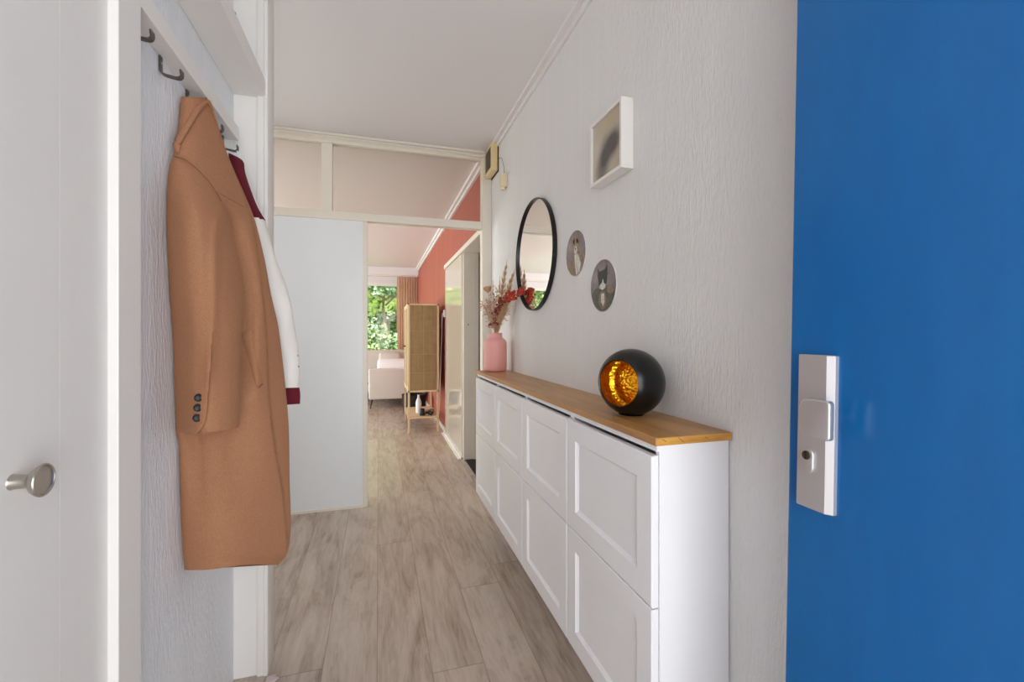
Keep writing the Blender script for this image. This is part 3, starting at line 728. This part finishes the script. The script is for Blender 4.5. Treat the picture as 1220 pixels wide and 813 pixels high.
# ------------------------------------------------------------------ hook rail, hooks, shelf
tag(obj('hook_rail', B(XL+.0005, -.45, 1.054, 1.70, 1.868, 1.912, bevel=.001), M['white_paint']), 'narrow white board above the coat hooks', 'hook rail')
tag(obj('wall_shelf', B(XL+.0005, -.385, 1.053, 1.789, 2.066, 2.122, bevel=.0015), M['white_paint']), 'white hat shelf high above the coats', 'shelf')
def hook(y):
    r = thing('coat_hook', '', 'hook', (XL, y, 1.83), 'grey metal coat hooks under the rail')
    bm = bmesh.new()
    path = spline([(XL+.003, y, 1.8675), (XL+.003, y, 1.85), (XL+.004, y, 1.833), (XL+.010, y, 1.826), (XL+.028, y, 1.822), (XL+.040, y, 1.8215), (XL+.0455, y, 1.827), (XL+.045, y, 1.840)], 5)
    prev = None
    for i, p in enumerate(path):
        d = (path[min(i+1, len(path)-1)]-path[max(i-1, 0)]).normalized(); nrm = Vector((d.z, 0, -d.x))*.0017
        w = .0065 if i < len(path)-4 else .0085
        ring = [bm.verts.new(p+nrm+Vector((0, w, 0))), bm.verts.new(p+nrm-Vector((0, w, 0))), bm.verts.new(p-nrm-Vector((0, w, 0))), bm.verts.new(p-nrm+Vector((0, w, 0)))]
        if prev:
            for k in range(4): bm.faces.new((prev[k], prev[(k+1) % 4], ring[(k+1) % 4], ring[k]))
        else: bm.faces.new(ring)
        prev = ring
    bm.faces.new(prev[::-1])
    obj('hook_strap', bm, M['hook_metal'], r, smooth=True)
    bm = bmesh.new(); lathe(bm, [(0, 0), (.003, 0), (.0035, .001), (.002, .002), (0, .002)], (XL+.0045, y, 1.852), (1, 0, 0), 12); obj('screw', bm, M['steel'], r)
    return r
h0 = hook(1.088)
h0['label'] = 'coat hook nearest the closet post, cut off by it'
for y, l in ((1.232, 'empty coat hook just left of the camel coat'), (1.385, 'coat hook holding up the camel coat collar'), (1.52, 'coat hook hidden behind the camel coat lapel'), (1.668, 'farthest coat hook, with the maroon and white jacket')):
    c = copy_tree(h0); c.location.y = y; c['label'] = l
bm = bmesh.new(); p0 = SY(281, 20, 1.789)
tube(bm, spline([(p0.x, 1.789, p0.z+.01), (p0.x, 1.775, p0.z+.008), (p0.x+.002, 1.77, p0.z-.004), (p0.x, 1.778, p0.z-.01)], 5), .0015, 6)
tag(obj('cup_hook', bm, M['hook_metal'], smooth=True), 'tiny metal cup hook on the return panel above the shelf', 'hook')

# ------------------------------------------------------------------ cloth builder
def interp(tab, v):
    if v <= tab[0][1]: return tab[0][0]
    for (u0, v0), (u1, v1) in zip(tab, tab[1:]):
        if v <= v1: return u0+(u1-u0)*(v-v0)/(v1-v0 if v1 > v0 else 1)
    return tab[-1][0]
def smooth_tab(tab, n=5):
    pts = [Vector((u, v, 0)) for u, v in tab]; return [(p.x, p.y) for p in spline(pts, n)]
def cloth(L, Rr, depth, thick, nu, nv, xmin=XL+.004, vfun=None):
    bm = bmesh.new(); L = smooth_tab(L); Rr = smooth_tab(Rr); fr, bk = [], []
    for j in range(nv+1):
        t = j/nv; vl = L[0][1]+(L[-1][1]-L[0][1])*t; vr = Rr[0][1]+(Rr[-1][1]-Rr[0][1])*t
        ul, ur = interp(L, vl), interp(Rr, vr); a, b = [], []
        for i in range(nu+1):
            s = i/nu; s2 = .5-.5*math.cos(PI*s)*1.0; s2 = s*.35+s2*.65
            u = ul+(ur-ul)*s2; v = vl+(vr-vl)*s2
            if vfun: v += vfun(s2)*t**14
            d = depth(s2, u, v, t); p = S(u, v, d)
            if p.x < xmin: p = SX(u, v, xmin)
            a.append(bm.verts.new(p))
            q = p+Vector((0, thick(s2, t), 0)); q.x = max(q.x, xmin)
            b.append(bm.verts.new(q) if 0 < i < nu else a[-1])
        fr.append(a); bk.append(b)
    for j in range(nv):
        for i in range(nu):
            bm.faces.new((fr[j][i], fr[j][i+1], fr[j+1][i+1], fr[j+1][i]))
            f = [bk[j][i], bk[j+1][i], bk[j+1][i+1], bk[j][i+1]]
            bm.faces.new(f)
    for row, brow in ((fr[0], bk[0]), (fr[-1], bk[-1])):
        loop = row+brow[-2:0:-1]
        bm.faces.new(loop)
    return bm
def depth_at_y(u, Y): return Y/(cy_-sy_*(u-610)/F)
def depth_at_x(u, X): return X/(((u-610)/F)*cy_+sy_)
def line_dist(u, v, pts):
    return u-interp([(a, b) for a, b in pts], v)
def smst(x): x = max(0, min(1, x)); return x*x*(3-2*x)

# camel coat
coatL = [(216, 116.5), (214.5, 135), (212, 152), (207.5, 170), (207, 184), (202, 197), (199, 229), (199.5, 284), (203, 358), (206.5, 400), (210, 511), (213, 530), (214.5, 584), (216.5, 640), (220, 679.5)]
coatR = [(244, 116.5), (251, 121), (259, 148), (272, 187), (290, 229), (303, 262), (314, 307), (322, 351), (331, 391), (338.7, 455), (343.5, 511), (344.5, 577), (346, 618), (345, 645), (341, 662), (331, 672.5)]
fold_r = [(262, 170), (283, 215), (300, 262), (309, 318), (317, 391), (320, 470), (327, 529), (337, 588), (344, 660)]
slR2 = [(250, 218), (262, 238), (272, 259), (280, 296), (288.5, 336), (290, 366), (287, 400), (285.5, 450), (285, 500), (283.5, 510)]
def coat_base(u, v):
    ul, ur = interp(coatL, v), interp(coatR, v); s = max(0, min(1, (u-ul)/(ur-ul)))
    dl = depth_at_x(ul, XL+.006); k = smst((v-110)/160)
    dr = depth_at_y(ur, 1.40+.07*k)
    return s, dl+(dr-dl)*(s**1.35)-(.012+.045*k)*math.sin(PI*s)**.8
def coat_depth(s, u, v, t):
    s_, d = coat_base(u, v)
    q = line_dist(u, v, fold_r)
    d += .012*smst((q+1.0)/2.2)                                    # under-layer right of the front edge
    qs = line_dist(u, v, slR2)
    d += .046*smst((qs+16)/12)*(1-smst(qs/24))*smst((v-236)/40)*(1-smst((v-440)/70))
    d += .036*smst((v-475)/25)*(1-smst((v-516)/130))*(1-smst((u-272)/50))*smst((u-interp(coatL, v))/26)
    d += .004*smst((v-500)/160)*math.sin((u-200)/19+v/300)       # soft hem waves
    d += .0035*math.sin((u-v*.18)/14)*smst((v-240)/100)*(1-smst((v-560)/120))
    d += .005*noise.noise(Vector((u/38, v/95, 2)))
    return d
t_ = thing('coat', 'long camel wool coat with black cuff buttons hanging from a hook', 'coat', (-.40, 1.36, .62))
obj('body', cloth(coatL, coatR, coat_depth, lambda s, t: .13*math.sin(PI*s)**.5*(.35+.65*min(1, t*3)), 72, 150, vfun=lambda s: 1.5*math.sin(s*7)), M['wool'], t_, smooth=True, angle=60)
slL = [(206.5, 186.5), (203, 194), (198.6, 229), (198.8, 284), (202.5, 358), (205.8, 400), (209.3, 505), (209.8, 514)]
slR = [(208, 186.5), (232, 200), (250, 218), (262, 238), (272, 259), (280, 296), (288.5, 336), (290, 366), (287, 400), (285.5, 450), (285, 500), (283.5, 510)]
vent = [(262, 236), (257, 280), (255, 330), (253.5, 400), (252, 430), (246.8, 492), (243, 508), (235, 519)]
def sl_depth(s, u, v, t):
    s_, d = coat_base(u, v); k = smst((v-186)/90)
    ul, ur = interp(slL, v), interp(slR, v); s1 = max(0, min(1, (u-ul)/max(ur-ul, 1)))
    d -= ((.004+.040*k)*max(0, math.sin(PI*min(1, s1*1.0)))**.5*(1 if s1 > .5 else .55+.45*s1*2)+.003+.011*k*smst(s1*3)+.010*smst((v-380)/100)*smst(s1*3))
    q = line_dist(u, v, vent)
    d += .006*smst((q+1)/2.5)*smst((v-380)/60)
    d -= .009*math.exp(-(q/6)**2)*smst((v-225)/40)*(1-smst((v-430)/60))
    d += .004*noise.noise(Vector((u/26, v/70, 9)))
    return d
def cuffcurve(s): return 5.5*math.sin(PI*s)**1.0 if s < .35 else 5.5*math.sin(PI*.35)*(1-(s-.35)/.65)
slv = obj('sleeve', cloth(slL, slR, sl_depth, lambda s, t: .05*math.sin(PI*s)**.5*(.2+.8*min(1, t*4)), 48, 110, vfun=cuffcurve), M['wool'], t_, smooth=True, angle=60)
# seams drawn in raised thread: armhole, shoulder, cuff vent
def seam(pts, fn, r=.0011, lift=.0015, name='seam', par=None):
    P = [Vector((a, b, 0)) for a, b in pts]; Q = spline(P, 6); bm = bmesh.new()
    tube(bm, [S(p.x, p.y, fn(0, p.x, p.y, .5)-lift) for p in Q], r, 6)
    return obj(name, bm, M['seam'], par, smooth=True)
seam([(207, 186), (220, 190), (233, 200), (247, 214), (257, 228), (264, 240)], lambda s, u, v, t: sl_depth(s, u, v, t), .0009, .0005, 'armhole_seam', t_)
seam([(259, 229), (275, 238), (291, 247)], coat_depth, .0007, .0002, 'shoulder_seam', t_)
seam([(254, 395), (252, 430), (249, 465), (246.5, 492), (243, 507), (235.5, 517)], sl_depth, .0008, .0004, 'cuff_seam', t_)
for bu, bv in ((236.8, 474), (236, 486), (235, 498)):
    p = S(bu, bv, sl_depth(0, bu, bv, .5)-.0012); nrm = Vector((.18, -1, .0)).normalized()
    bm = bmesh.new(); lathe(bm, [(0, -.001), (.0085, -.001), (.0092, .0005), (.0088, .003), (.0072, .0038), (.0055, .0028), (0, .0026)], p, nrm, 24)
    bt = obj('button', bm, M['button'], t_, smooth=True); bt['label'] = 'black sleeve button'
# pocket welt
def pocket():
    bm = bmesh.new(); L = [(288, 398), (296, 428), (305, 460)]; Rr = [(299, 394), (305, 425), (313, 457)]
    return cloth(L, Rr, lambda s, u, v, t: coat_depth(s, u, v, t)-.003-.003*math.sin(PI*s)**.5, lambda s, t: .006, 8, 16)
obj('pocket_welt', pocket(), M['wool'], t_, smooth=True, angle=60)
seam([(290, 397), (297, 428), (306, 460.5), (313.5, 457.5)], coat_depth, .0009, .003, 'pocket_seam', t_)
seam([(302, 270), (309, 318), (317, 391), (320, 470), (327, 529), (337, 588)], coat_depth, .0008, -.0005, 'front_edge_seam', t_)
# turned-up collar
def cdepth(u, v): return coat_base(u, v)[1]
bm = cloth([(216, 115.5), (214, 133), (213, 150), (211, 160)], [(246, 116), (242, 122), (232, 140), (222, 156)], lambda s, u, v, t: cdepth(u, max(v, 118))-.004-.004*math.sin(PI*s), lambda s, t: .03*math.sin(PI*s)**.5, 12, 20)
roll = [(207.5, 181), (209.5, 174), (214.5, 165), (221, 154), (227.5, 143), (234, 132), (240, 125), (246, 122), (251.5, 127), (255, 136), (258, 146)]
rp = spline([Vector((a, b, 0)) for a, b in roll], 5); n_ = len(rp)
def rr(i):
    f = i/(n_-1)
    if f < .55: return .0084*(.6+.4*smst(f/.12))
    return .0084-.0058*smst((f-.52)/.3)
cr = [S(p.x, p.y, cdepth(p.x, max(p.y, 118))-.008) for p in rp]
for p in cr: p.x = max(p.x, XL+.018)
tube(bm, cr, [rr(i) for i in range(n_)], 16, flat=.75)
obj('collar', bm, M['wool'], t_, smooth=True, angle=70)
bm = bmesh.new(); tube(bm, spline([(XL+.040, 1.385, 1.825), (XL+.040, 1.37, 1.81), (XL+.03, 1.36, 1.80)], 4), .0018, 6)
obj('hanger_loop', bm, M['wool'], t_, smooth=True)

# varsity jacket behind
jt = thing('jacket', 'off-white jacket with maroon collar and cuff, hanging behind the camel coat', 'jacket', (-.42, 1.62, 1.0))
jY = 1.635
bm = cloth([(277, 235), (268, 262), (268, 330), (268, 480)], [(303, 235), (313, 262), (322, 330), (326, 480)], lambda s, u, v, t: depth_at_y(u, jY+.02)-.02*math.sin(PI*s), lambda s, t: .07*math.sin(PI*s)**.5, 14, 40)
obj('body', bm, M['jacket_white'], jt, smooth=True, angle=60)
def jdep(s, u, v, t): return depth_at_y(u, jY)-.035*math.sin(PI*s)**.6+.004*math.sin(v/13+u/9)+.003*noise.noise(Vector((u/14, v/20, 1)))
bm = cloth([(289, 258), (294, 290), (301, 340), (309, 395), (316, 430), (321, 463)], [(314.5, 260), (320, 277), (330, 312), (343.5, 348), (352, 395), (356, 420), (357.5, 447), (356.6, 462)], jdep, lambda s, t: .05*math.sin(PI*s)**.5, 22, 60)
obj('sleeve', bm, M['jacket_white'], jt, smooth=True, angle=60)
bm = cloth([(322, 461.5), (322.5, 472), (324, 483.5)], [(356.5, 460.5), (357.8, 470), (357.4, 481.5)], lambda s, u, v, t: depth_at_y(u, jY)-.030*math.sin(PI*s)**.6, lambda s, t: .045*math.sin(PI*s)**.5, 16, 8)
k_ = obj('cuff', bm, M['maroon'], jt, smooth=True, angle=60); k_['label'] = 'maroon ribbed cuff'
bm = cloth([(272, 182), (274, 200), (282, 225), (292, 245), (297, 262)], [(282, 186.5), (289.5, 192), (291, 203), (297, 222), (306, 245), (315.3, 261)], lambda s, u, v, t: depth_at_y(u, jY-.012)-.02*math.sin(PI*s)**.6+.003*math.sin(v/7), lambda s, t: .045*math.sin(PI*s)**.5, 14, 30)
k_ = obj('collar', bm, M['maroon'], jt, smooth=True, angle=60); k_['label'] = 'maroon ribbed collar'
for bu, bv in ((354.2, 424), (355.2, 437)):
    p = S(bu, bv, jdep(.97, bu, bv, .8)-.001); bm = bmesh.new(); lathe(bm, [(0, 0), (.0035, 0), (.003, .002), (0, .0025)], p, (.4, -1, 0), 14); obj('snap', bm, M['snap'], jt, smooth=True)
bm = bmesh.new()
lp = SY(277, 178, 1.66); ring = []
tube(bm, spline([(XL+.042, 1.668, 1.826), (XL+.052, 1.662, 1.80), (XL+.050, 1.655, 1.775), (XL+.034, 1.655, 1.785), (XL+.036, 1.665, 1.815)], 5), .004, 8, flat=.5)
k_ = obj('hanging_loop', bm, M['white_cable'], jt, smooth=True); k_['label'] = 'white hanging loop'

# ------------------------------------------------------------------ paper tip on the floor beside the niche panel
bm = bmesh.new(); prism(bm, [Vector((-.377, 1.70, .001)), Vector((-.335, 1.735, .012)), Vector((-.352, 1.77, .004)), Vector((-.377, 1.768, .001))], (0, 0, .0025))
tag(obj('paper_scrap', bm, M['petal']), 'small pale pointed scrap on the floor at the niche panel', 'paper')

# ------------------------------------------------------------------ cane cabinet in the living room
ca = thing('cane_cabinet', 'tall pale wood cabinet with woven cane sides on legs', 'cabinet', (.54, 6.0, 0))
kx0, kx1, ky0, ky1, kz0, kz1 = .344, .724, 5.60, 6.40, .50, 1.592
lg = .024
def addpost(x, y): obj('leg', B(x, x+lg, y, y+lg, 0, kz0, bevel=.002), M['pale_wood'], ca)
for x in (kx0, kx1-lg):
    for y in (ky0, ky1-lg): addpost(x, y)
bm = bmesh.new()
for x in (kx0, kx1-lg):
    for y in (ky0, ky1-lg): box(bm, x, x+lg, y, y+lg, kz0, kz1, .002)
box(bm, kx0, kx1, ky0, ky1, kz1-.018, kz1, .002); box(bm, kx0, kx1, ky0, ky1, kz0, kz0+.022, .002)
obj('frame', bm, M['pale_wood'], ca)
obj('side_panel', B(kx0+lg, kx1-lg, ky0+.006, ky0+.010, kz0+.022, kz1-.018), M['cane'], ca)
obj('side_panel', B(kx0+lg, kx1-lg, ky1-.010, ky1-.006, kz0+.022, kz1-.018), M['cane'], ca)
bm = bmesh.new()
for z in (.735, .965, 1.25): box(bm, kx0+lg, kx1-lg, ky0+.0035, ky0+.006, z, z+.006)
box(bm, (kx0+kx1)/2-.002, (kx0+kx1)/2+.002, ky0+.0035, ky0+.006, kz0+.022, kz1-.018)
obj('cane_ribs', bm, M['cane_pale'], ca)
obj('back_panel', B(kx1-.012, kx1-.004, ky0+lg, ky1-lg, kz0+.022, kz1-.018), M['pale_wood'], ca)
for a, b, kyy in ((ky0+.026, 5.998, 5.975), (6.002, ky1-.026, 6.025)):
    bm = bmesh.new(); z0, z1 = kz0+.024, kz1-.02; w = .03
    box(bm, kx0-.004, kx0+.014, a, a+w, z0, z1, .002); box(bm, kx0-.004, kx0+.014, b-w, b, z0, z1, .002)
    box(bm, kx0-.004, kx0+.014, a+w, b-w, z0, z0+w, .002); box(bm, kx0-.004, kx0+.014, a+w, b-w, z1-w, z1, .002)
    d_ = obj('door', bm, M['pale_wood'], ca)
    obj('cane_infill', B(kx0+.004, kx0+.008, a+w, b-w, z0+w, z1-w), M['cane_pale'], d_)
    bm = bmesh.new(); lathe(bm, [(0, 0), (.006, 0), (.007, .015), (.010, .022), (0, .026)], (kx0-.004, kyy, 1.06), (-1, 0, 0), 16); obj('knob', bm, M['black_metal'], d_, smooth=True)
obj('lower_shelf', B(kx0+.002, kx1-.002, ky0+.002, ky1-.002, .175, .195, bevel=.002), M['pale_wood'], ca)
# things on its low shelf
bm = bmesh.new(); bp = (.50, 5.92, .1955)
lathe(bm, [(0, 0), (.034, 0), (.037, .006), (.037, .13), (.030, .16), (.016, .19), (.014, .225), (.016, .23), (0, .232)], bp, n=24)
tag(obj('bottle', bm, M['cushion'], smooth=True), 'white bottle on the low shelf of the cane cabinet', 'bottle')
bm = bmesh.new(); lathe(bm, [(0, 0), (.03, 0), (.032, .01), (.032, .075), (.026, .085), (0, .087)], (.525, 5.70, .1955), n=20)
tag(obj('jar', bm, M['black_metal'], smooth=True), 'small dark jar in front of the white bottle', 'jar')
def strapthing(x, y, lab, mat):
    bm = bmesh.new()
    pts = [(x+.05*math.cos(a), y+.045*math.sin(a), .2085+.012*(1+math.sin(a*2))) for a in [k*2*PI/20 for k in range(20)]]
    tube(bm, pts, .011, 8); tag(obj('rolled_strap', bm, mat, smooth=True), lab, 'strap')
strapthing(.60, 5.70, 'dark rolled strap at the right of the low shelf', M['button'])
strapthing(.635, 5.86, 'brown rolled strap behind the dark one on the low shelf', M['bark'])
# cable and plug on the wall behind
bm = bmesh.new(); tube(bm, spline([(.793, 5.62, 1.48), (.772, 5.64, 1.47), (.768, 5.66, 1.36), (.772, 5.72, 1.15), (.766, 5.74, .95), (.752, 5.66, .80), (.740, 5.62, .68), (.735, 5.62, .45), (.735, 5.70, .2)], 8), .007, 8)
tag(obj('power_cable', bm, M['white_cable'], smooth=True), 'white power cable hanging beside the cane cabinet', 'cable')
tag(obj('wall_socket', B(.778, .7995, 5.56, 5.64, 1.43, 1.52, bevel=.004), M['white_cable']), 'white wall socket above the hanging cable', 'socket')

# ------------------------------------------------------------------ corner sofa
so = thing('sofa', 'pale beige corner sofa under the garden window', 'sofa', (-.3, 8.5, 0))
def soft(x0, x1, y0, y1, z0, z1, b=.03): return B(x0, x1, y0, y1, z0, z1, bevel=b, seg=4)
obj('armrest', soft(-.156, .74, 7.60, 7.76, .145, .648), M['sofa'], so, smooth=True, angle=60)
obj('seat_base', soft(-.150, .74, 7.762, 9.40, .15, .30), M['sofa'], so, smooth=True, angle=60)
obj('seat_base', soft(-2.2, -.152, 8.55, 9.40, .15, .30), M['sofa'], so, smooth=True, angle=60)
obj('seat_cushion', soft(-.145, .60, 7.765, 8.60, .302, .44, .04), M['sofa'], so, smooth=True, angle=60)
obj('seat_cushion', soft(-1.2, .58, 8.605, 9.22, .302, .44, .04), M['sofa'], so, smooth=True, angle=60)
obj('seat_cushion', soft(-2.19, -1.205, 8.605, 9.22, .302, .44, .04), M['sofa'], so, smooth=True, angle=60)
obj('backrest', soft(.60, .76, 7.762, 9.2, .30, .80, .05), M['sofa'], so, smooth=True, angle=60)
obj('backrest', soft(-2.2, .76, 9.225, 9.42, .30, .90, .05), M['sofa'], so, smooth=True, angle=60)
for x, y in ((-.13, 7.63), (.66, 7.63), (.66, 9.34), (-2.12, 8.62), (-2.12, 9.34), (-.13, 9.34)):
    bm = bmesh.new(); tube(bm, [(x+.03, y+.02, .148), (x, y, .0)], [.016, .009], 10); k_ = obj('leg', bm, M['black_metal'], so, smooth=True); k_['label'] = 'slim black leg'
bm = soft(-.02, .50, 8.15, 8.28, .445, .77, .06)
for v in bm.verts: v.co.y += (v.co.z-.445)*.35
tag(obj('cushion', bm, M['cushion'], smooth=True, angle=70), 'white cushion leaning on the beige sofa', 'cushion')
bm = soft(-.0, .42, 8.95, 9.08, .445, .86, .06)
for v in bm.verts: v.co.y += (v.co.z-.445)*.3
tag(obj('cushion', bm, M['sofa'], smooth=True, angle=70), 'beige cushion against the sofa back below the window', 'cushion')
# dark floor basket behind the cane cabinet
bm = bmesh.new(); lathe(bm, [(0, 0), (.15, 0), (.16, .01), (.185, .30), (.18, .305), (.17, .30), (.15, .03), (0, .03)], (.52, 6.95, .0), n=28)
tag(obj('basket', bm, M['dark'], smooth=True), 'black round basket on the floor behind the cane cabinet', 'basket')

# ------------------------------------------------------------------ curtain and rail
bm = bmesh.new(); nx, nz = 140, 14; x0, x1 = .375, .79; g = []
for j in range(nz+1):
    z = .02+(2.425-.02)*j/nz; row = []
    for i in range(nx+1):
        f = i/nx; amp = .034*(1-.35*(j/nz)) if j < nz else .014
        yy = 9.66+amp*math.sin(f*2*PI*8+.4*math.sin(j*.5+f*9))+.012*noise.noise(Vector((f*6, j*.3, 3)))
        row.append(bm.verts.new((x0+(x1-x0)*f+(.012*math.sin(j*.45) if i < 8 else 0), yy, z)))
    g.append(row)
for j in range(nz):
    for i in range(nx): bm.faces.new((g[j][i], g[j][i+1], g[j+1][i+1], g[j+1][i]))
tag(obj('curtain', bm, M['curtain'], smooth=True, angle=60), 'dusty rose curtain gathered at the right of the window', 'curtain')
bm = bmesh.new(); box(bm, -3.9, .795, 9.63, 9.68, 2.425, 2.4395)
tag(obj('curtain_rail', bm, M['white_paint']), 'white curtain rail under the ceiling beam', 'curtain rail')

# ------------------------------------------------------------------ garden
ground = struct('ground', B(-30, 25, 10.05, 45, -.25, -.12), M['grass'], label='lawn beyond the window', cat='lawn')
def foliage(bm, c, rad, n, leaf):
    c = Vector(c)
    for _ in range(n):
        d = Vector((R.gauss(0, 1), R.gauss(0, 1), R.gauss(0, 1))).normalized()
        rr_ = (R.random()**.4)*(1+.35*noise.noise(d*2.2+c))
        p = c+Vector((d.x*rad[0], d.y*rad[1], d.z*rad[2]))*rr_
        a = Vector((R.uniform(-1, 1), R.uniform(-1, 1), R.uniform(-1, 1))).normalized()*leaf*R.uniform(.6, 1.3); b = a.cross(Vector((R.uniform(-1, 1), R.uniform(-1, 1), R.uniform(-1, 1)))).normalized()*leaf*.6
        bm.faces.new([bm.verts.new(p-a), bm.verts.new(p+b), bm.verts.new(p+a), bm.verts.new(p-b)])
def tree(x, y, h, rad, mat, label, n=2600, leaf=.14, trunk_r=.12, cat='tree', group='trees in the garden'):
    t = thing('tree', label, cat, (x, y, -.12), group)
    bm = bmesh.new(); tube(bm, spline([(x, y, -.12), (x+.05, y, h*.3), (x-.08, y+.1, h*.6), (x, y, h*.95)], 5), [trunk_r*(1-.045*k) for k in range(16)], 10)
    for k in range(7):
        a = R.uniform(0, 2*PI); z = h*R.uniform(.45, .9); tube(bm, [(x, y, z), (x+math.cos(a)*rad*.4, y+math.sin(a)*rad*.4, z+.3), (x+math.cos(a)*rad*.8, y+math.sin(a)*rad*.8, z+.7)], [.04, .025, .01], 6)
    obj('trunk', bm, M['bark'], t, smooth=True)
    bm = bmesh.new(); foliage(bm, (x, y, h), (rad, rad, rad*.85), n, leaf)
    for k in range(4): foliage(bm, (x+R.uniform(-1, 1)*rad*.7, y+R.uniform(-1, 1)*rad*.7, h+R.uniform(-.6, .5)*rad), (rad*.5, rad*.5, rad*.4), n//5, leaf)
    obj('foliage', bm, M[mat], t)
    return t
tree(-1.0, 19.5, 4.4, 2.7, 'leaf_light', 'sunlit yellow-green tree filling the upper window', 3600, .15)
tree(1.8, 22.5, 4.8, 2.9, 'leaf_light', 'light green tree to the right, partly behind the curtain', 3200, .16)
tree(-4.4, 23.0, 5.0, 3.2, 'leaf_light', 'broad light green tree left of the sunlit one', 3200, .17)
tree(-8.5, 20.0, 4.6, 3.0, 'leaf_dark', 'dark green tree at the left end of the garden', 2600, .18)
tree(.25, 17.2, 3.6, 1.1, 'leaf_blue', 'slender tree with a pale trunk near the curtain', 1500, .10, .10)
tree(-1.2, 29.0, 6.5, 5.0, 'leaf_dark', 'big dark tree at the back of the garden', 4200, .26, .2)
tree(-9.5, 31.0, 6.5, 5.0, 'leaf_dark', 'big dark tree far back on the left', 3000, .28, .2)
tree(7.0, 30.0, 6.5, 5.0, 'leaf_dark', 'big dark tree far back on the right', 3000, .28, .2)
def shrub(x, y, r, z, mat, label, n=1600):
    bm = bmesh.new(); foliage(bm, (x, y, z), (r, r*.7, z+.1), n, .08)
    for k in range(3): tube(bm, [(x+.1*k-.1, y, -.12), (x+.15*k-.15, y, z*.6)], .015, 5)
    tag(obj('shrub', bm, M[mat]), label, 'shrub', 'shrubs below the garden window')
shrub(-1.6, 14.6, 1.0, .62, 'leaf_dark', 'dark shrub at the left of the window view')
shrub(-.25, 14.2, .9, .66, 'leaf_dark', 'dark shrub in the middle of the window view')
shrub(1.0, 14.8, 1.0, .62, 'leaf_blue', 'blue-green shrub by the curtain side of the view')
shrub(-.75, 16.0, .9, .95, 'leaf_blue', 'blue-green bush behind the dark shrubs', 1800)
shrub(-3.2, 14.8, 1.1, .62, 'leaf_dark', 'dark shrub farthest left in the garden')
hg = thing('hedge', 'tall clipped hedge closing off the garden behind the trees', 'hedge', (-3, 26, -.12))
bm = bmesh.new()
for _ in range(15000):
    x, z = R.uniform(-18, 12), R.uniform(-.1, 3.6); p = Vector((x, 26+.35*noise.noise(Vector((x*.8, z*.8, 0)))+R.uniform(-.1, .1), z))
    a_ = Vector((R.uniform(-1, 1), R.uniform(-.4, .4), R.uniform(-1, 1))).normalized()*R.uniform(.1, .2); b_ = a_.cross(Vector((0, 1, R.uniform(-.6, .6)))).normalized()*.09
    bm.faces.new([bm.verts.new(p-a_), bm.verts.new(p+b_), bm.verts.new(p+a_), bm.verts.new(p-b_)])
obj('leaves', bm, M['leaf_dark'], hg)
obj('hedge_core', B(-18, 12, 26.4, 27.0, -.12, 3.4), M['leaf_dark'], hg)
fe = thing('garden_fence', 'thin metal garden fence in front of the trees', 'fence', (-.5, 17.9, -.12))
for i in range(9):
    x = -6+i*1.4; bm = bmesh.new(); tube(bm, [(x, 18, -.12), (x, 18, 1.65)], .03, 8); obj('post', bm, M['hook_metal'], fe, smooth=True)
bm = bmesh.new()
for z in (.4, .9, 1.35, 1.6): tube(bm, [(-6, 18, z), (5.2, 18, z)], .018, 6)
obj('rails', bm, M['hook_metal'], fe)

# ------------------------------------------------------------------ light
wd = bpy.data.worlds.new('world'); scene.world = wd; wd.use_nodes = True
bg = wd.node_tree.nodes['Background']; bg.inputs[0].default_value = (.91, .95, 1.0, 1); bg.inputs[1].default_value = 2.2
def area(name, loc, rot, sx, sy, power, col=(1, 1, 1)):
    l = bpy.data.lights.new(name, 'AREA'); l.shape = 'RECTANGLE'; l.size = sx; l.size_y = sy; l.energy = power; l.color = col
    o = bpy.data.objects.new(name, l); C.objects.link(o); o.location = loc; o.rotation_euler = rot; return o
# daylight through the open front door behind the camera
area('front_door_daylight', (.28, -1.5, 1.25), (PI/2, 0, 0), 1.7, 1.8, 23, (.995, .993, 1))
# added fill lamp behind an invented side opening of the living room
area('side_fill_light', (-4.35, 6.6, 1.3), (PI/2, 0, -PI/2), 4.6, 2.2, 94, (.95, .98, 1))
# added fill lamp in the unseen left of the hall, no window there
area('hall_fill_light', (-1.72, 2.6, 1.6), (PI/2, 0, -PI/2), .9, 1.4, 7, (1, .99, .98))
sun = bpy.data.lights.new('sun', 'SUN'); sun.energy = 13; sun.angle = .05; sun.color = (1, .96, .88)
so_ = bpy.data.objects.new('sun', sun); C.objects.link(so_); so_.rotation_euler = (math.radians(38), 0, math.radians(-35))

vs = scene.view_settings; vs.view_transform = 'Standard'; vs.look = 'None'; vs.gamma = 1; vs.use_curve_mapping = False; vs.exposure = .46
scene.cycles.use_denoising = True
scene.cycles.max_bounces = 12; scene.cycles.diffuse_bounces = 6; scene.cycles.transparent_max_bounces = 16
scene.cycles.sample_clamp_indirect = 6
